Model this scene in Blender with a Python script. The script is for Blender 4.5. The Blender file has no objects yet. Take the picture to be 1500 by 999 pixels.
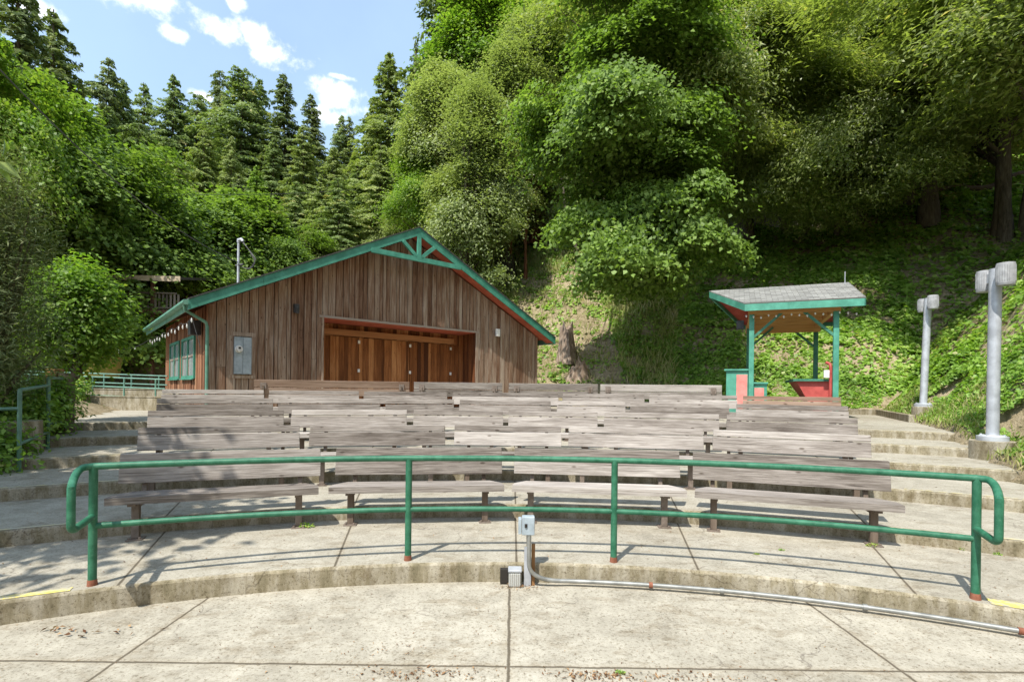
import bpy, math, random
import numpy as np
from mathutils import Matrix, Vector

# ------------------------------------------------------------ camera, sky, sun
F, HH, H0, PHI = 750.0, 1.55, 569.7, 0.0119      # focal length (px of 1500), eye height, horizon row, roll
scene = bpy.context.scene
cam = bpy.data.objects.new('camera', bpy.data.cameras.new('camera'))
scene.collection.objects.link(cam)
cam.data.lens = 18; cam.data.sensor_width = 36; cam.data.clip_end = 3000; cam.data.clip_start = 0.05
cam.data.shift_y = (H0 - 499.5) / 1500
cam.matrix_world = Matrix.Translation((0, 0, HH)) @ Matrix.Rotation(math.pi/2, 4, 'X') @ Matrix.Rotation(PHI, 4, 'Z')
scene.camera = cam

SUN = Vector((-.31, -.52, .945)).normalized()
EL = math.asin(SUN.z)
world = bpy.data.worlds.new('World'); scene.world = world; world.use_nodes = True
def build_world():
    nt = world.node_tree; N = nt.nodes; L = nt.links
    bg = N['Background']; bg.inputs[1].default_value = 0.15
    sky = N.new('ShaderNodeTexSky'); sky.sky_type = 'NISHITA'; sky.sun_disc = False
    sky.sun_elevation = EL; sky.sun_rotation = math.atan2(SUN.x, SUN.y) % (2*math.pi)
    sky.air_density = 1.0; sky.dust_density = 1.2; sky.ozone_density = 1.3
    tc = N.new('ShaderNodeTexCoord')
    sep = N.new('ShaderNodeSeparateXYZ'); L.new(tc.outputs['Generated'], sep.inputs[0])
    def M(op, a, b=None, clamp=False):
        n = N.new('ShaderNodeMath'); n.operation = op; n.use_clamp = clamp
        for i, v in enumerate((a, b)):
            if v is None: continue
            if isinstance(v, (int, float)): n.inputs[i].default_value = v
            else: L.new(v, n.inputs[i])
        return n.outputs[0]
    az = M('ARCTAN2', sep.outputs[0], sep.outputs[1]); el = M('ARCSINE', sep.outputs[2])
    best = None
    # (azimuth, elevation, half width, half height) of each cloud
    for a, e, ra, re_ in ((-.512,.541,.060,.021),(-.475,.545,.05,.022),(-.438,.530,.055,.020),(-.339,.485,.052,.034),(-.36,.466,.045,.020),(-.665,.543,.07,.018),(-.62,.552,.05,.015),(-.588,.516,.024,.012),(-.757,.489,.03,.016),(-.502,.58,.02,.012),(-.325,.52,.03,.006),(-.545,.450,.03,.010),(.6,.75,.3,.1),(2.2,.5,.4,.12),(-2.0,.5,.3,.1)):
        dx = M('DIVIDE', M('SUBTRACT', az, a), ra); dy = M('DIVIDE', M('SUBTRACT', el, e), re_)
        d = M('SUBTRACT', 1.0, M('SQRT', M('ADD', M('MULTIPLY', dx, dx), M('MULTIPLY', dy, dy))))
        best = d if best is None else M('MAXIMUM', best, d)
    nz = N.new('ShaderNodeTexNoise'); nz.inputs['Scale'].default_value = 30; nz.inputs['Detail'].default_value = 8; nz.inputs['Roughness'].default_value = .62
    L.new(tc.outputs['Generated'], nz.inputs['Vector'])
    m = M('ADD', best, M('MULTIPLY', M('SUBTRACT', nz.outputs[0], .49), 2.7))
    rp = N.new('ShaderNodeValToRGB'); rp.color_ramp.elements[0].position = -.0; rp.color_ramp.elements[1].position = 1.0
    rp.color_ramp.interpolation = 'EASE'
    L.new(m, rp.inputs[0])
    mix = N.new('ShaderNodeMix'); mix.data_type = 'RGBA'
    L.new(rp.outputs[0], mix.inputs['Factor']); L.new(sky.outputs[0], mix.inputs['A']); mix.inputs['B'].default_value = (6.2, 6.3, 6.5, 1)
    veil = N.new('ShaderNodeMix'); veil.data_type = 'RGBA'     # thin high haze in the sky
    vn = N.new('ShaderNodeTexNoise'); vn.inputs['Scale'].default_value = 3; vn.inputs['Detail'].default_value = 5; L.new(tc.outputs['Generated'], vn.inputs['Vector'])
    L.new(M('ADD', M('MULTIPLY', vn.outputs[0], .35), .12), veil.inputs['Factor']); L.new(sky.outputs[0], veil.inputs['A']); veil.inputs['B'].default_value = (3.9, 5.2, 6.0, 1)
    L.new(veil.outputs['Result'], mix.inputs['A'])
    L.new(mix.outputs['Result'], bg.inputs[0])
build_world()
sl = bpy.data.lights.new('sun', 'SUN'); sl.energy = 3.7; sl.angle = math.radians(.55); sl.color = (1, .955, .87)
so = bpy.data.objects.new('sun', sl); scene.collection.objects.link(so)
so.rotation_euler = SUN.to_track_quat('Z', 'Y').to_euler(); so.location = (0, 0, 40)
vs = scene.view_settings; vs.view_transform = 'Standard'; vs.look = 'None'; vs.gamma = 1; vs.use_curve_mapping = False; vs.exposure = 0.85

# ------------------------------------------------------------ helpers
rng = np.random.default_rng(7); random.seed(7)
CX, CY, R1, TR, RZ = .09, -3.24, 7.813, 1.617, .156       # centre, first radius, tread, riser of the arena
COL = scene.collection

def pt(u, v, Y):                       # a point of the place at depth Y
    a, b = u-750, v-H0
    x = a*math.cos(PHI)+b*math.sin(PHI); y = -a*math.sin(PHI)+b*math.cos(PHI)
    return Vector((x*Y/F, Y, HH-y*Y/F))
def gp(u, v, z):
    a, b = u-750, v-H0
    y = -a*math.sin(PHI)+b*math.cos(PHI)
    return pt(u, v, F*(HH-z)/y)

def vnoise(x, y, s=0):
    return (np.sin(x*1.7+y*2.3+s)+np.sin(x*3.1-y*1.9+s*2.1)*.6+np.sin(-x*5.3+y*4.7+s*.7)*.35+np.sin(x*9.1+y*8.3+s*1.3)*.2)/2.15
def terrain(x, y, raw=False):
    x = np.asarray(x, float); y = np.asarray(y, float)
    R = np.hypot(x-CX, y-CY)
    zc = np.clip((R-R1)/TR*RZ, -.3, 5*RZ)
    d1 = (x-7.2)*.873-(y-7.36)*.488
    d2 = (x-2)*.37+(y-24)*.93
    dl = -(x+7.15)*.88-(y-7.1)*.47
    z1 = 1.15*np.maximum(d1, 0); z2 = .8*np.maximum(d2, 0)
    z1 = np.where(z1 > 15, 15+(z1-15)*.55, z1); z2 = np.where(z2 > 15, 15+(z2-15)*.5, z2)
    hill = np.maximum(z1, z2)
    hill = hill + .35*vnoise(x*.35, y*.35)*np.clip(hill, 0, 1.5) + .08*vnoise(x*1.3, y*1.3, 3)*np.clip(hill, 0, 1)
    left = np.clip(dl, 0, 2.2)*.28
    behind = y < 2.0
    inside = (d1 < 0) & (d2 < 0) & (dl < 0)
    z = zc + hill + left
    z = np.where(inside, zc-.3, z - .02)
    z = np.where(behind & (dl < 0) & (d1 < 0), -.6, z)
    for lx, ly, lz in ((8.07,8.6,.44),(11.3,14.0,.92)):
        q = np.hypot(x-lx, y-ly); z = np.where(q < .95, np.minimum(z, lz+np.maximum(0, q-.45)*.9), z)
    # beyond 400 m the land levels out
    far = np.hypot(x, y)
    z = np.where(far > 220, np.minimum(z, 60+vnoise(x*.01, y*.01)*10), z)
    return z
def tz(x, y): return float(terrain(x, y))
def hit(u, v, y0=8, y1=140):
    for Y in np.arange(y0, y1, .1):
        p = pt(u, v, Y)
        if tz(p.x, p.y) >= p.z: return Vector((p.x, p.y, tz(p.x, p.y)))
    p = pt(u, v, 60); return Vector((p.x, p.y, tz(p.x, p.y)))

def tag(o, label=None, cat=None, group=None, kind=None):
    if label: o['label'] = label
    if cat: o['category'] = cat
    if group: o['group'] = group
    if kind: o['kind'] = kind
    return o
def empty(name, loc=(0,0,0), rz=0, label=None, cat=None, group=None):
    o = bpy.data.objects.new(name, None); COL.objects.link(o); o.location = loc; o.rotation_euler = (0,0,rz)
    o.empty_display_size = .2
    return tag(o, label, cat, group)

class MB:
    def __init__(s): s.v = []; s.f = []; s.t = []
    def face(s, pts, tone=.5):
        n = len(s.v); s.v += [tuple(p) for p in pts]; s.f.append(tuple(range(n, n+len(pts)))); s.t.append(tone)
    def hexa(s, p, tone=.5):      # 8 points: bottom 0-3 ccw, top 4-7
        n = len(s.v); s.v += [tuple(q) for q in p]
        for f in ((0,3,2,1),(4,5,6,7),(0,1,5,4),(1,2,6,5),(2,3,7,6),(3,0,4,7)):
            s.f.append(tuple(n+i for i in f)); s.t.append(tone)
    def box(s, x0, x1, y0, y1, z0, z1, tone=.5):
        s.hexa([(x0,y0,z0),(x1,y0,z0),(x1,y1,z0),(x0,y1,z0),(x0,y0,z1),(x1,y0,z1),(x1,y1,z1),(x0,y1,z1)], tone)
    def bar(s, a, b, w, h, up=(0,0,1), tone=.5):   # rectangular bar from a to b
        a = Vector(a); b = Vector(b); d = (b-a).normalized(); up = Vector(up)
        r = d.cross(up)
        if r.length < 1e-4: r = d.cross(Vector((0,1,0)))
        r.normalize(); u = r.cross(d).normalized()
        c = [(-w/2,-h/2),(w/2,-h/2),(w/2,h/2),(-w/2,h/2)]
        n = len(s.v)
        for q in (a, b):
            for i, j in c: s.v.append(tuple(q+r*i+u*j))
        for f in ((0,1,2,3),(7,6,5,4),(0,4,5,1),(1,5,6,2),(2,6,7,3),(3,7,4,0)):
            s.f.append(tuple(n+i for i in f)); s.t.append(tone)
    def tube(s, pts, r, seg=10, tone=.5, caps=True):
        pts = [Vector(p) for p in pts]; n = len(s.v); m = len(pts)
        rr = r if hasattr(r, '__len__') else [r]*m
        prev = None
        for i, p in enumerate(pts):
            d = (pts[min(i+1, m-1)]-pts[max(i-1, 0)]).normalized()
            if prev is None:
                a = d.cross(Vector((0,0,1)))
                if a.length < .05: a = d.cross(Vector((0,1,0)))
            else: a = prev - d*prev.dot(d)
            a.normalize(); prev = a; b = d.cross(a)
            for k in range(seg):
                t = 2*math.pi*k/seg; s.v.append(tuple(p+(a*math.cos(t)+b*math.sin(t))*rr[i]))
        for i in range(m-1):
            for k in range(seg):
                k2 = (k+1) % seg
                s.f.append((n+i*seg+k, n+i*seg+k2, n+(i+1)*seg+k2, n+(i+1)*seg+k)); s.t.append(tone)
        if caps:
            s.f.append(tuple(n+k for k in range(seg))[::-1]); s.t.append(tone)
            s.f.append(tuple(n+(m-1)*seg+k for k in range(seg))); s.t.append(tone)
    def cyl(s, x, y, z0, z1, r, seg=20, r2=None, tone=.5): s.tube([(x,y,z0),(x,y,z1)], [r, r if r2 is None else r2], seg, tone)
    def build(s, name, mat, parent=None, smooth=False, bevel=0, loc=None):
        me = bpy.data.meshes.new(name); me.from_pydata(s.v, [], s.f); me.update()
        at = me.attributes.new('tone', 'FLOAT', 'FACE'); at.data.foreach_set('value', np.array(s.t, dtype=np.float32))
        me.materials.append(mat)
        o = bpy.data.objects.new(name, me); COL.objects.link(o)
        if parent: o.parent = parent
        if loc: o.location = loc
        if smooth:
            me.polygons.foreach_set('use_smooth', [True]*len(me.polygons))
            try: me.set_sharp_from_angle(angle=math.radians(40))
            except Exception: pass
        if bevel:
            b = o.modifiers.new('bevel', 'BEVEL'); b.width = bevel; b.segments = 2; b.limit_method = 'ANGLE'; b.angle_limit = math.radians(50)
        return o

def npmesh(name, verts, faces, mat, tone=None, nside=4):
    me = bpy.data.meshes.new(name)
    nv, nf = len(verts), len(faces)
    me.vertices.add(nv); me.vertices.foreach_set('co', verts.astype(np.float32).ravel())
    me.loops.add(nf*nside); me.loops.foreach_set('vertex_index', faces.astype(np.int32).ravel())
    me.polygons.add(nf); me.polygons.foreach_set('loop_start', np.arange(nf, dtype=np.int32)*nside)
    me.update(calc_edges=True)
    if tone is not None:
        at = me.attributes.new('tone', 'FLOAT', 'FACE'); at.data.foreach_set('value', tone.astype(np.float32))
    me.materials.append(mat); me.validate()
    return me

# ------------------------------------------------------------ materials
def newmat(name):
    m = bpy.data.materials.new(name); m.use_nodes = True
    nt = m.node_tree; return m, nt, nt.nodes, nt.links, nt.nodes['Principled BSDF']
def ramp(N, stops, interp='LINEAR'):
    r = N.new('ShaderNodeValToRGB'); cr = r.color_ramp; cr.interpolation = interp
    while len(cr.elements) < len(stops): cr.elements.new(.5)
    for e, (p, c) in zip(cr.elements, stops): e.position = p; e.color = (*c, 1) if len(c) == 3 else c
    return r
def noise(N, L, vec, scale, detail=5, rough=.6, dist=0):
    n = N.new('ShaderNodeTexNoise'); n.inputs['Scale'].default_value = scale; n.inputs['Detail'].default_value = detail
    n.inputs['Roughness'].default_value = rough; n.inputs['Distortion'].default_value = dist
    if vec is not None: L.new(vec, n.inputs['Vector'])
    return n.outputs[0]
def mapping(N, L, src, sc, loc=None):
    m = N.new('ShaderNodeMapping'); m.inputs['Scale'].default_value = sc; L.new(src, m.inputs[0])
    if loc is not None: L.new(loc, m.inputs['Location'])
    return m.outputs[0]
def math_(N, L, op, a, b=None, c=None, clamp=False):
    n = N.new('ShaderNodeMath'); n.operation = op; n.use_clamp = clamp
    for i, v in enumerate((a, b, c)):
        if v is None: continue
        if isinstance(v, (int, float)): n.inputs[i].default_value = v
        else: L.new(v, n.inputs[i])
    return n.outputs[0]
def mixc(N, L, fac, a, b, mode='MIX'):
    n = N.new('ShaderNodeMix'); n.data_type = 'RGBA'; n.blend_type = mode
    for k, v in (('Factor', fac), ('A', a), ('B', b)):
        if isinstance(v, (int, float)): n.inputs[k].default_value = v
        elif isinstance(v, tuple): n.inputs[k].default_value = (*v, 1)
        else: L.new(v, n.inputs[k])
    return n.outputs['Result']
def bump(N, L, h, strength, dist, bsdf):
    b = N.new('ShaderNodeBump'); b.inputs['Strength'].default_value = strength; b.inputs['Distance'].default_value = dist
    L.new(h, b.inputs['Height']); L.new(b.outputs[0], bsdf.inputs['Normal']); return b
def attr(N, name='tone'):
    a = N.new('ShaderNodeAttribute'); a.attribute_name = name; return a.outputs['Fac']

def wood(name, stops, axis='x', rough=.85, tonevar=.35, knots=True, grainscale=1.0, contrast=.8, objrand=True):
    m, nt, N, L, B = newmat(name)
    tc = N.new('ShaderNodeTexCoord'); oi = N.new('ShaderNodeObjectInfo'); tn = attr(N)
    off = N.new('ShaderNodeCombineXYZ')
    for i in range(3): L.new(math_(N, L, 'ADD', math_(N, L, 'MULTIPLY', tn, 37.0+i*11), math_(N, L, 'MULTIPLY', oi.outputs['Random'], 53.0)), off.inputs[i])
    sc = {'x': (.9, 22, 22), 'z': (22, 22, .9), 'y': (22, .9, 22)}[axis]
    sc = tuple(c*grainscale for c in sc)
    v = mapping(N, L, tc.outputs['Object'], sc, off.outputs[0])
    g = noise(N, L, v, 1.6, 8, .68, .4)
    sc2 = {'x': (.5, 3, 3), 'z': (3, 3, .5), 'y': (3, .5, 3)}[axis]
    g2 = noise(N, L, mapping(N, L, tc.outputs['Object'], sc2, off.outputs[0]), 1.6, 4, .6, .2)
    x = math_(N, L, 'ADD', math_(N, L, 'MULTIPLY', math_(N, L, 'SUBTRACT', g, .5), contrast*1.5), math_(N, L, 'MULTIPLY', math_(N, L, 'SUBTRACT', g2, .5), .9))
    x = math_(N, L, 'ADD', x, math_(N, L, 'MULTIPLY', math_(N, L, 'SUBTRACT', tn, .5), tonevar*2))
    if objrand: x = math_(N, L, 'ADD', x, math_(N, L, 'MULTIPLY', math_(N, L, 'SUBTRACT', oi.outputs['Random'], .5), .25))
    x = math_(N, L, 'ADD', x, .5, clamp=True)
    r = ramp(N, stops); L.new(x, r.inputs[0]); col = r.outputs[0]
    # fine dark checks along the grain
    sc3 = {'x': (.7, 60, 60), 'z': (60, 60, .7), 'y': (60, .7, 60)}[axis]
    ck = noise(N, L, mapping(N, L, tc.outputs['Object'], sc3, off.outputs[0]), 1.3, 3, .5, .1)
    cr = ramp(N, [(.30, (.35, .33, .31)), (.40, (1, 1, 1))]); L.new(ck, cr.inputs[0])
    col = mixc(N, L, .8, col, cr.outputs[0], 'MULTIPLY')
    if knots:
        kv = mapping(N, L, tc.outputs['Object'], {'x': (3, 8, 8), 'z': (8, 8, 3), 'y': (8, 3, 8)}[axis], off.outputs[0])
        vo = N.new('ShaderNodeTexVoronoi'); vo.inputs['Scale'].default_value = 1.0; L.new(kv, vo.inputs['Vector'])
        kr = ramp(N, [(.07, (.22, .17, .13)), (.13, (1, 1, 1))]); L.new(vo.outputs['Distance'], kr.inputs[0])
        col = mixc(N, L, .75, col, kr.outputs[0], 'MULTIPLY')
    L.new(col, B.inputs['Base Color']); B.inputs['Roughness'].default_value = rough; B.inputs['Specular IOR Level'].default_value = .25
    bump(N, L, math_(N, L, 'ADD', g, math_(N, L, 'MULTIPLY', ck, .6)), .5, .006, B)
    return m

M_bench = wood('bench_wood', [(0, (.075,.06,.05)), (.33, (.19,.165,.143)), (.6, (.30,.268,.24)), (1, (.50,.46,.42))], 'x', tonevar=.36, contrast=1.15, grainscale=2.0)
M_bench_warm = wood('bench_wood_warm', [(0, (.15,.09,.06)), (.4, (.27,.19,.14)), (1, (.44,.33,.26))], 'x', tonevar=.25)
M_siding = wood('siding_wood', [(0, (.085,.042,.024)), (.3, (.185,.10,.060)), (.55, (.25,.165,.112)), (1, (.42,.34,.27))], 'z', tonevar=.30, contrast=1.3)
M_siding_red = wood('side_wall_wood', [(0, (.09,.04,.02)), (.4, (.22,.095,.05)), (1, (.42,.23,.13))], 'z', tonevar=.35)
M_door = wood('door_wood', [(0, (.075,.026,.010)), (.4, (.19,.068,.022)), (.7, (.33,.13,.045)), (1, (.50,.24,.10))], 'z', tonevar=.42)
M_beam = wood('beam_wood', [(0, (.25,.10,.04)), (1, (.50,.25,.11))], 'x', knots=False)
M_ply = wood('ply_wood', [(0, (.42,.22,.08)), (1, (.66,.40,.17))], 'x', knots=False)
M_trimwood = wood('window_trim_wood', [(0, (.2,.15,.12)), (1, (.42,.35,.29))], 'x', knots=False)
M_fence = wood('fence_wood', [(0, (.10,.085,.07)), (1, (.34,.30,.26))], 'z', tonevar=.3)
M_post = wood('post_wood', [(0, (.16,.075,.03)), (1, (.38,.21,.09))], 'z', tonevar=.3)
M_legwood = wood('leg_wood', [(0, (.07,.05,.038)), (1, (.20,.155,.12))], 'z', tonevar=.2, knots=False)

def paint(name, col, rough=.45, wear=.25, dirt=(.12,.10,.08), metal=0, scale=6, rust=None, spec=.5):
    m, nt, N, L, B = newmat(name)
    tc = N.new('ShaderNodeTexCoord'); geo = N.new('ShaderNodeNewGeometry')
    n1 = noise(N, L, geo.outputs['Position'], scale, 6, .65)
    r = ramp(N, [(.35, (0,0,0)), (.75, (1,1,1))]); L.new(n1, r.inputs[0])
    c2 = tuple(min(1, c*1.35+.03) for c in col); c1 = tuple(c*.8 for c in col)
    col_ = mixc(N, L, r.outputs[0], c1, c2)
    n2 = noise(N, L, geo.outputs['Position'], scale*7, 4, .7)
    r2 = ramp(N, [(.62, (0,0,0)), (.72, (1,1,1))]); L.new(n2, r2.inputs[0])
    col_ = mixc(N, L, math_(N, L, 'MULTIPLY', r2.outputs[0], wear), col_, rust or dirt)
    L.new(col_, B.inputs['Base Color']); B.inputs['Roughness'].default_value = rough; B.inputs['Metallic'].default_value = metal
    B.inputs['Specular IOR Level'].default_value = spec
    rr = math_(N, L, 'ADD', math_(N, L, 'MULTIPLY', n2, .3), rough-.15); L.new(rr, B.inputs['Roughness'])
    bump(N, L, n2, .12, .002, B)
    return m
M_green = paint('green_rail_paint', (.016,.12,.062), .46, .55, rust=(.20,.24,.19), scale=11, spec=.35)
M_green_old = paint('faded_green_paint', (.10,.22,.165), .5, .5, rust=(.2,.24,.2))
M_trim = paint('green_trim_paint', (.04,.22,.15), .6, .3, scale=3)
M_gutter = paint('gutter_paint', (.10,.25,.18), .45, .3, scale=3)
M_kgreen = paint('kiosk_green_paint', (.05,.25,.175), .6, .25, scale=3)
M_kdark = paint('kiosk_post_paint', (.03,.16,.10), .6, .25, scale=3)
M_red = paint('red_soffit_paint', (.40,.085,.04), .7, .2, scale=3)
M_kred = paint('kiosk_red_paint', (.36,.045,.035), .6, .2, scale=3)
M_pink = paint('salmon_panel_paint', (.62,.20,.17), .6, .15, scale=3)
M_galv = paint('galvanised_steel', (.40,.42,.45), .45, .2, metal=.2, scale=4, rust=(.3,.3,.3))
M_lampw = paint('lamp_head_paint', (.30,.305,.31), .65, .8, rust=(.17,.165,.15), scale=10)
M_box = paint('box_paint', (.32,.38,.42), .45, .2, scale=5)
M_black = paint('black_metal', (.025,.025,.028), .5, .2)
M_rust = paint('rust', (.20,.065,.03), .85, .6, rust=(.12,.05,.03), scale=20)
M_conduit = paint('conduit_metal', (.27,.275,.26), .48, .35, metal=.55, rust=(.25,.2,.15), scale=9)
M_white = paint('white_paint', (.75,.74,.70), .55, .2)
M_tan = paint('tan_siding_paint', (.27,.23,.13), .7, .4, scale=2)
M_brownp = paint('brown_skirt_paint', (.16,.075,.05), .7, .4, scale=2)
M_roofbeam = paint('tan_roof_paint', (.42,.34,.24), .7, .3, scale=2)
M_yellowtub = paint('olive_tub', (.26,.24,.05), .6, .3)
M_brownmetal = paint('brown_steel', (.16,.125,.10), .65, .5, rust=(.2,.1,.05), scale=12)
M_cable = paint('cable', (.05,.05,.05), .6, 0)
M_glassy, nt, N, L, B = newmat('window_glass')
B.inputs['Base Color'].default_value = (.34,.38,.38,1); B.inputs['Roughness'].default_value = .08; B.inputs['Specular IOR Level'].default_value = .9
M_bulb, nt, N, L, B = newmat('bulb_glass')
B.inputs['Base Color'].default_value = (.75,.75,.72,1); B.inputs['Roughness'].default_value = .1; B.inputs['Alpha'].default_value = .8
M_dark, nt, N, L, B = newmat('dark_interior')
B.inputs['Base Color'].default_value = (.02,.016,.012,1); B.inputs['Roughness'].default_value = .9

def concrete(name, joints=None, light=1.0, moss=.2, mode='floor'):
    m, nt, N, L, B = newmat(name)
    geo = N.new('ShaderNodeNewGeometry'); P = geo.outputs['Position']
    sep = N.new('ShaderNodeSeparateXYZ'); L.new(P, sep.inputs[0])
    n1 = noise(N, L, P, .55, 6, .62, .3); n2 = noise(N, L, P, 4.5, 7, .68, .2); n3 = noise(N, L, P, 45, 5, .75); n4 = noise(N, L, P, 160, 2, .6)
    x = math_(N, L, 'ADD', math_(N, L, 'MULTIPLY', n1, .34), math_(N, L, 'ADD', math_(N, L, 'MULTIPLY', n2, .36), math_(N, L, 'MULTIPLY', noise(N, L, P, 14, 9, .8), .30)))
    k = light
    r = ramp(N, [(.30, (.20*k,.18*k,.14*k)), (.44, (.365*k,.335*k,.27*k)), (.55, (.48*k,.445*k,.365*k)), (.72, (.60*k,.56*k,.475*k))]); L.new(x, r.inputs[0])
    col = r.outputs[0]
    r3 = ramp(N, [(.36, (.36,.32,.26)), (.47, (1,1,1))]); L.new(n3, r3.inputs[0]); col = mixc(N, L, .75, col, r3.outputs[0], 'MULTIPLY')
    r4 = ramp(N, [(.30, (.55,.52,.48)), (.5, (1,1,1))]); L.new(n4, r4.inputs[0]); col = mixc(N, L, .45, col, r4.outputs[0], 'MULTIPLY')
    # dirty patches
    sp = noise(N, L, mapping(N, L, P, (1, 1.8, 1)), 2.2, 12, .82, .3)
    r5 = ramp(N, [(.51, (1,1,1)), (.63, (.60,.54,.46))]); L.new(sp, r5.inputs[0]); col = mixc(N, L, .8, col, r5.outputs[0], 'MULTIPLY')
    # hairline cracks
    cv = N.new('ShaderNodeTexVoronoi'); cv.feature = 'DISTANCE_TO_EDGE'; cv.inputs['Scale'].default_value = .8
    nw = N.new('ShaderNodeTexNoise'); nw.inputs['Scale'].default_value = 3.0; nw.inputs['Detail'].default_value = 6; L.new(P, nw.inputs['Vector'])
    dv = N.new('ShaderNodeVectorMath'); dv.operation = 'MULTIPLY_ADD'; L.new(nw.outputs['Color'], dv.inputs[0]); dv.inputs[1].default_value = (.5,.5,.5); L.new(P, dv.inputs[2])
    L.new(dv.outputs[0], cv.inputs['Vector'])
    cm = ramp(N, [(.0, (1,1,1)), (.006, (0,0,0))]); L.new(cv.outputs['Distance'], cm.inputs[0])
    cmask = ramp(N, [(.47, (0,0,0)), (.55, (1,1,1))]); L.new(noise(N, L, P, .7, 2), cmask.inputs[0])
    crack = math_(N, L, 'MULTIPLY', math_(N, L, 'MULTIPLY', cm.outputs[0], cmask.outputs[0]), .75)
    col = mixc(N, L, crack, col, (.12,.10,.08))
    hgt = math_(N, L, 'ADD', math_(N, L, 'MULTIPLY', n3, .4), math_(N, L, 'MULTIPLY', n4, .3))
    if mode == 'riser':
        # moss and weather stain running down the face
        v = mapping(N, L, P, (5, 5, 1.2)); s = noise(N, L, v, 1.6, 7, .7)
        rs = ramp(N, [(.30, (.36,.33,.22)), (.46, (.66,.61,.48)), (.60, (1,.98,.93))]); L.new(s, rs.inputs[0])
        col = mixc(N, L, .9, col, rs.outputs[0], 'MULTIPLY')
    if joints == 'grid':
        wob = math_(N, L, 'ADD', math_(N, L, 'MULTIPLY', math_(N, L, 'SUBTRACT', n2, .5), .03), math_(N, L, 'MULTIPLY', math_(N, L, 'SUBTRACT', n3, .5), .012))
        best = None
        X = math_(N, L, 'ADD', sep.outputs[0], wob); Y = math_(N, L, 'ADD', sep.outputs[1], wob)
        dx = math_(N, L, 'ABSOLUTE', math_(N, L, 'SUBTRACT', math_(N, L, 'PINGPONG', math_(N, L, 'ADD', X, 24.4), 1.22), 0))
        dy = math_(N, L, 'PINGPONG', math_(N, L, 'ADD', Y, 24.4-3.18), 1.22)
        d = math_(N, L, 'MINIMUM', dx, dy)
    elif joints == 'radial':
        ang = math_(N, L, 'ARCTAN2', math_(N, L, 'SUBTRACT', sep.outputs[0], CX-.03), math_(N, L, 'SUBTRACT', sep.outputs[1], CY))
        rad = math_(N, L, 'SQRT', math_(N, L, 'ADD', math_(N, L, 'POWER', math_(N, L, 'SUBTRACT', sep.outputs[0], CX), 2.0), math_(N, L, 'POWER', math_(N, L, 'SUBTRACT', sep.outputs[1], CY), 2.0)))
        st = math.radians(11.6)
        pp = math_(N, L, 'PINGPONG', math_(N, L, 'ADD', ang, st*20), st/2)
        d = math_(N, L, 'MULTIPLY', pp, rad)
        d = math_(N, L, 'ADD', d, math_(N, L, 'MULTIPLY', math_(N, L, 'SUBTRACT', n2, .5), .01))
    if joints:
        jr = ramp(N, [(0, (1,1,1)), (.007, (.9,.9,.9)), (.012, (0,0,0))]); L.new(d, jr.inputs[0])
        js = ramp(N, [(0, (1,1,1)), (.06, (0,0,0))]); L.new(d, js.inputs[0])
        col = mixc(N, L, math_(N, L, 'MULTIPLY', js.outputs[0], .25), col, (.30,.24,.16))
        col = mixc(N, L, math_(N, L, 'MULTIPLY', jr.outputs[0], .88), col, (.075,.06,.04))
        hgt = math_(N, L, 'SUBTRACT', hgt, math_(N, L, 'MULTIPLY', jr.outputs[0], 1.5))
    L.new(col, B.inputs['Base Color']); B.inputs['Roughness'].default_value = .9; B.inputs['Specular IOR Level'].default_value = .2
    bump(N, L, hgt, .55, .006, B)
    return m
M_floor = concrete('stage_concrete', 'grid', .88)
M_tread = concrete('terrace_concrete', 'radial', .83)
M_riser = concrete('riser_concrete', None, .86, mode='riser')
M_block = concrete('block_concrete', None, .85, mode='riser')
M_yellow, nt, N, L, B = newmat('yellow_stripe')
geo = N.new('ShaderNodeNewGeometry'); n = noise(N, L, geo.outputs['Position'], 18, 6, .7)
r = ramp(N, [(.42, (.44,.41,.33)), (.60, (.62,.53,.27))]); L.new(n, r.inputs[0]); L.new(r.outputs[0], B.inputs['Base Color']); B.inputs['Roughness'].default_value = .8
M_yellowb, nt, N, L, B = newmat('bright_yellow_stripe')
geo = N.new('ShaderNodeNewGeometry'); n = noise(N, L, geo.outputs['Position'], 18, 6, .7)
r = ramp(N, [(.44, (.40,.37,.27)), (.54, (.66,.54,.13))]); L.new(n, r.inputs[0]); L.new(r.outputs[0], B.inputs['Base Color']); B.inputs['Roughness'].default_value = .7

def shingle():
    m, nt, N, L, B = newmat('shingles')
    tc = N.new('ShaderNodeTexCoord')
    br = N.new('ShaderNodeTexBrick'); br.inputs['Scale'].default_value = 1; br.inputs['Brick Width'].default_value = .30; br.inputs['Row Height'].default_value = .14
    br.inputs['Mortar Size'].default_value = .008; br.inputs['Color1'].default_value = (.17,.17,.165,1); br.inputs['Color2'].default_value = (.31,.31,.30,1); br.inputs['Mortar'].default_value = (.10,.10,.09,1)
    L.new(tc.outputs['Object'], br.inputs['Vector'])
    n = noise(N, L, tc.outputs['Object'], 30, 5, .7); r = ramp(N, [(.3, (.6,.6,.6)), (.7, (1.1,1.1,1.05))]); L.new(n, r.inputs[0])
    L.new(mixc(N, L, .9, br.outputs[0], r.outputs[0], 'MULTIPLY'), B.inputs['Base Color']); B.inputs['Roughness'].default_value = .95
    bump(N, L, math_(N, L, 'ADD', br.outputs['Fac'], n), .6, .01, B)
    return m
M_shingle = shingle()
M_roofdark, nt, N, L, B = newmat('dark_roofing')
geo = N.new('ShaderNodeNewGeometry'); n = noise(N, L, geo.outputs['Position'], 25, 5, .7); r = ramp(N, [(.3, (.035,.035,.035)), (.7, (.09,.085,.08))]); L.new(n, r.inputs[0])
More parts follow.
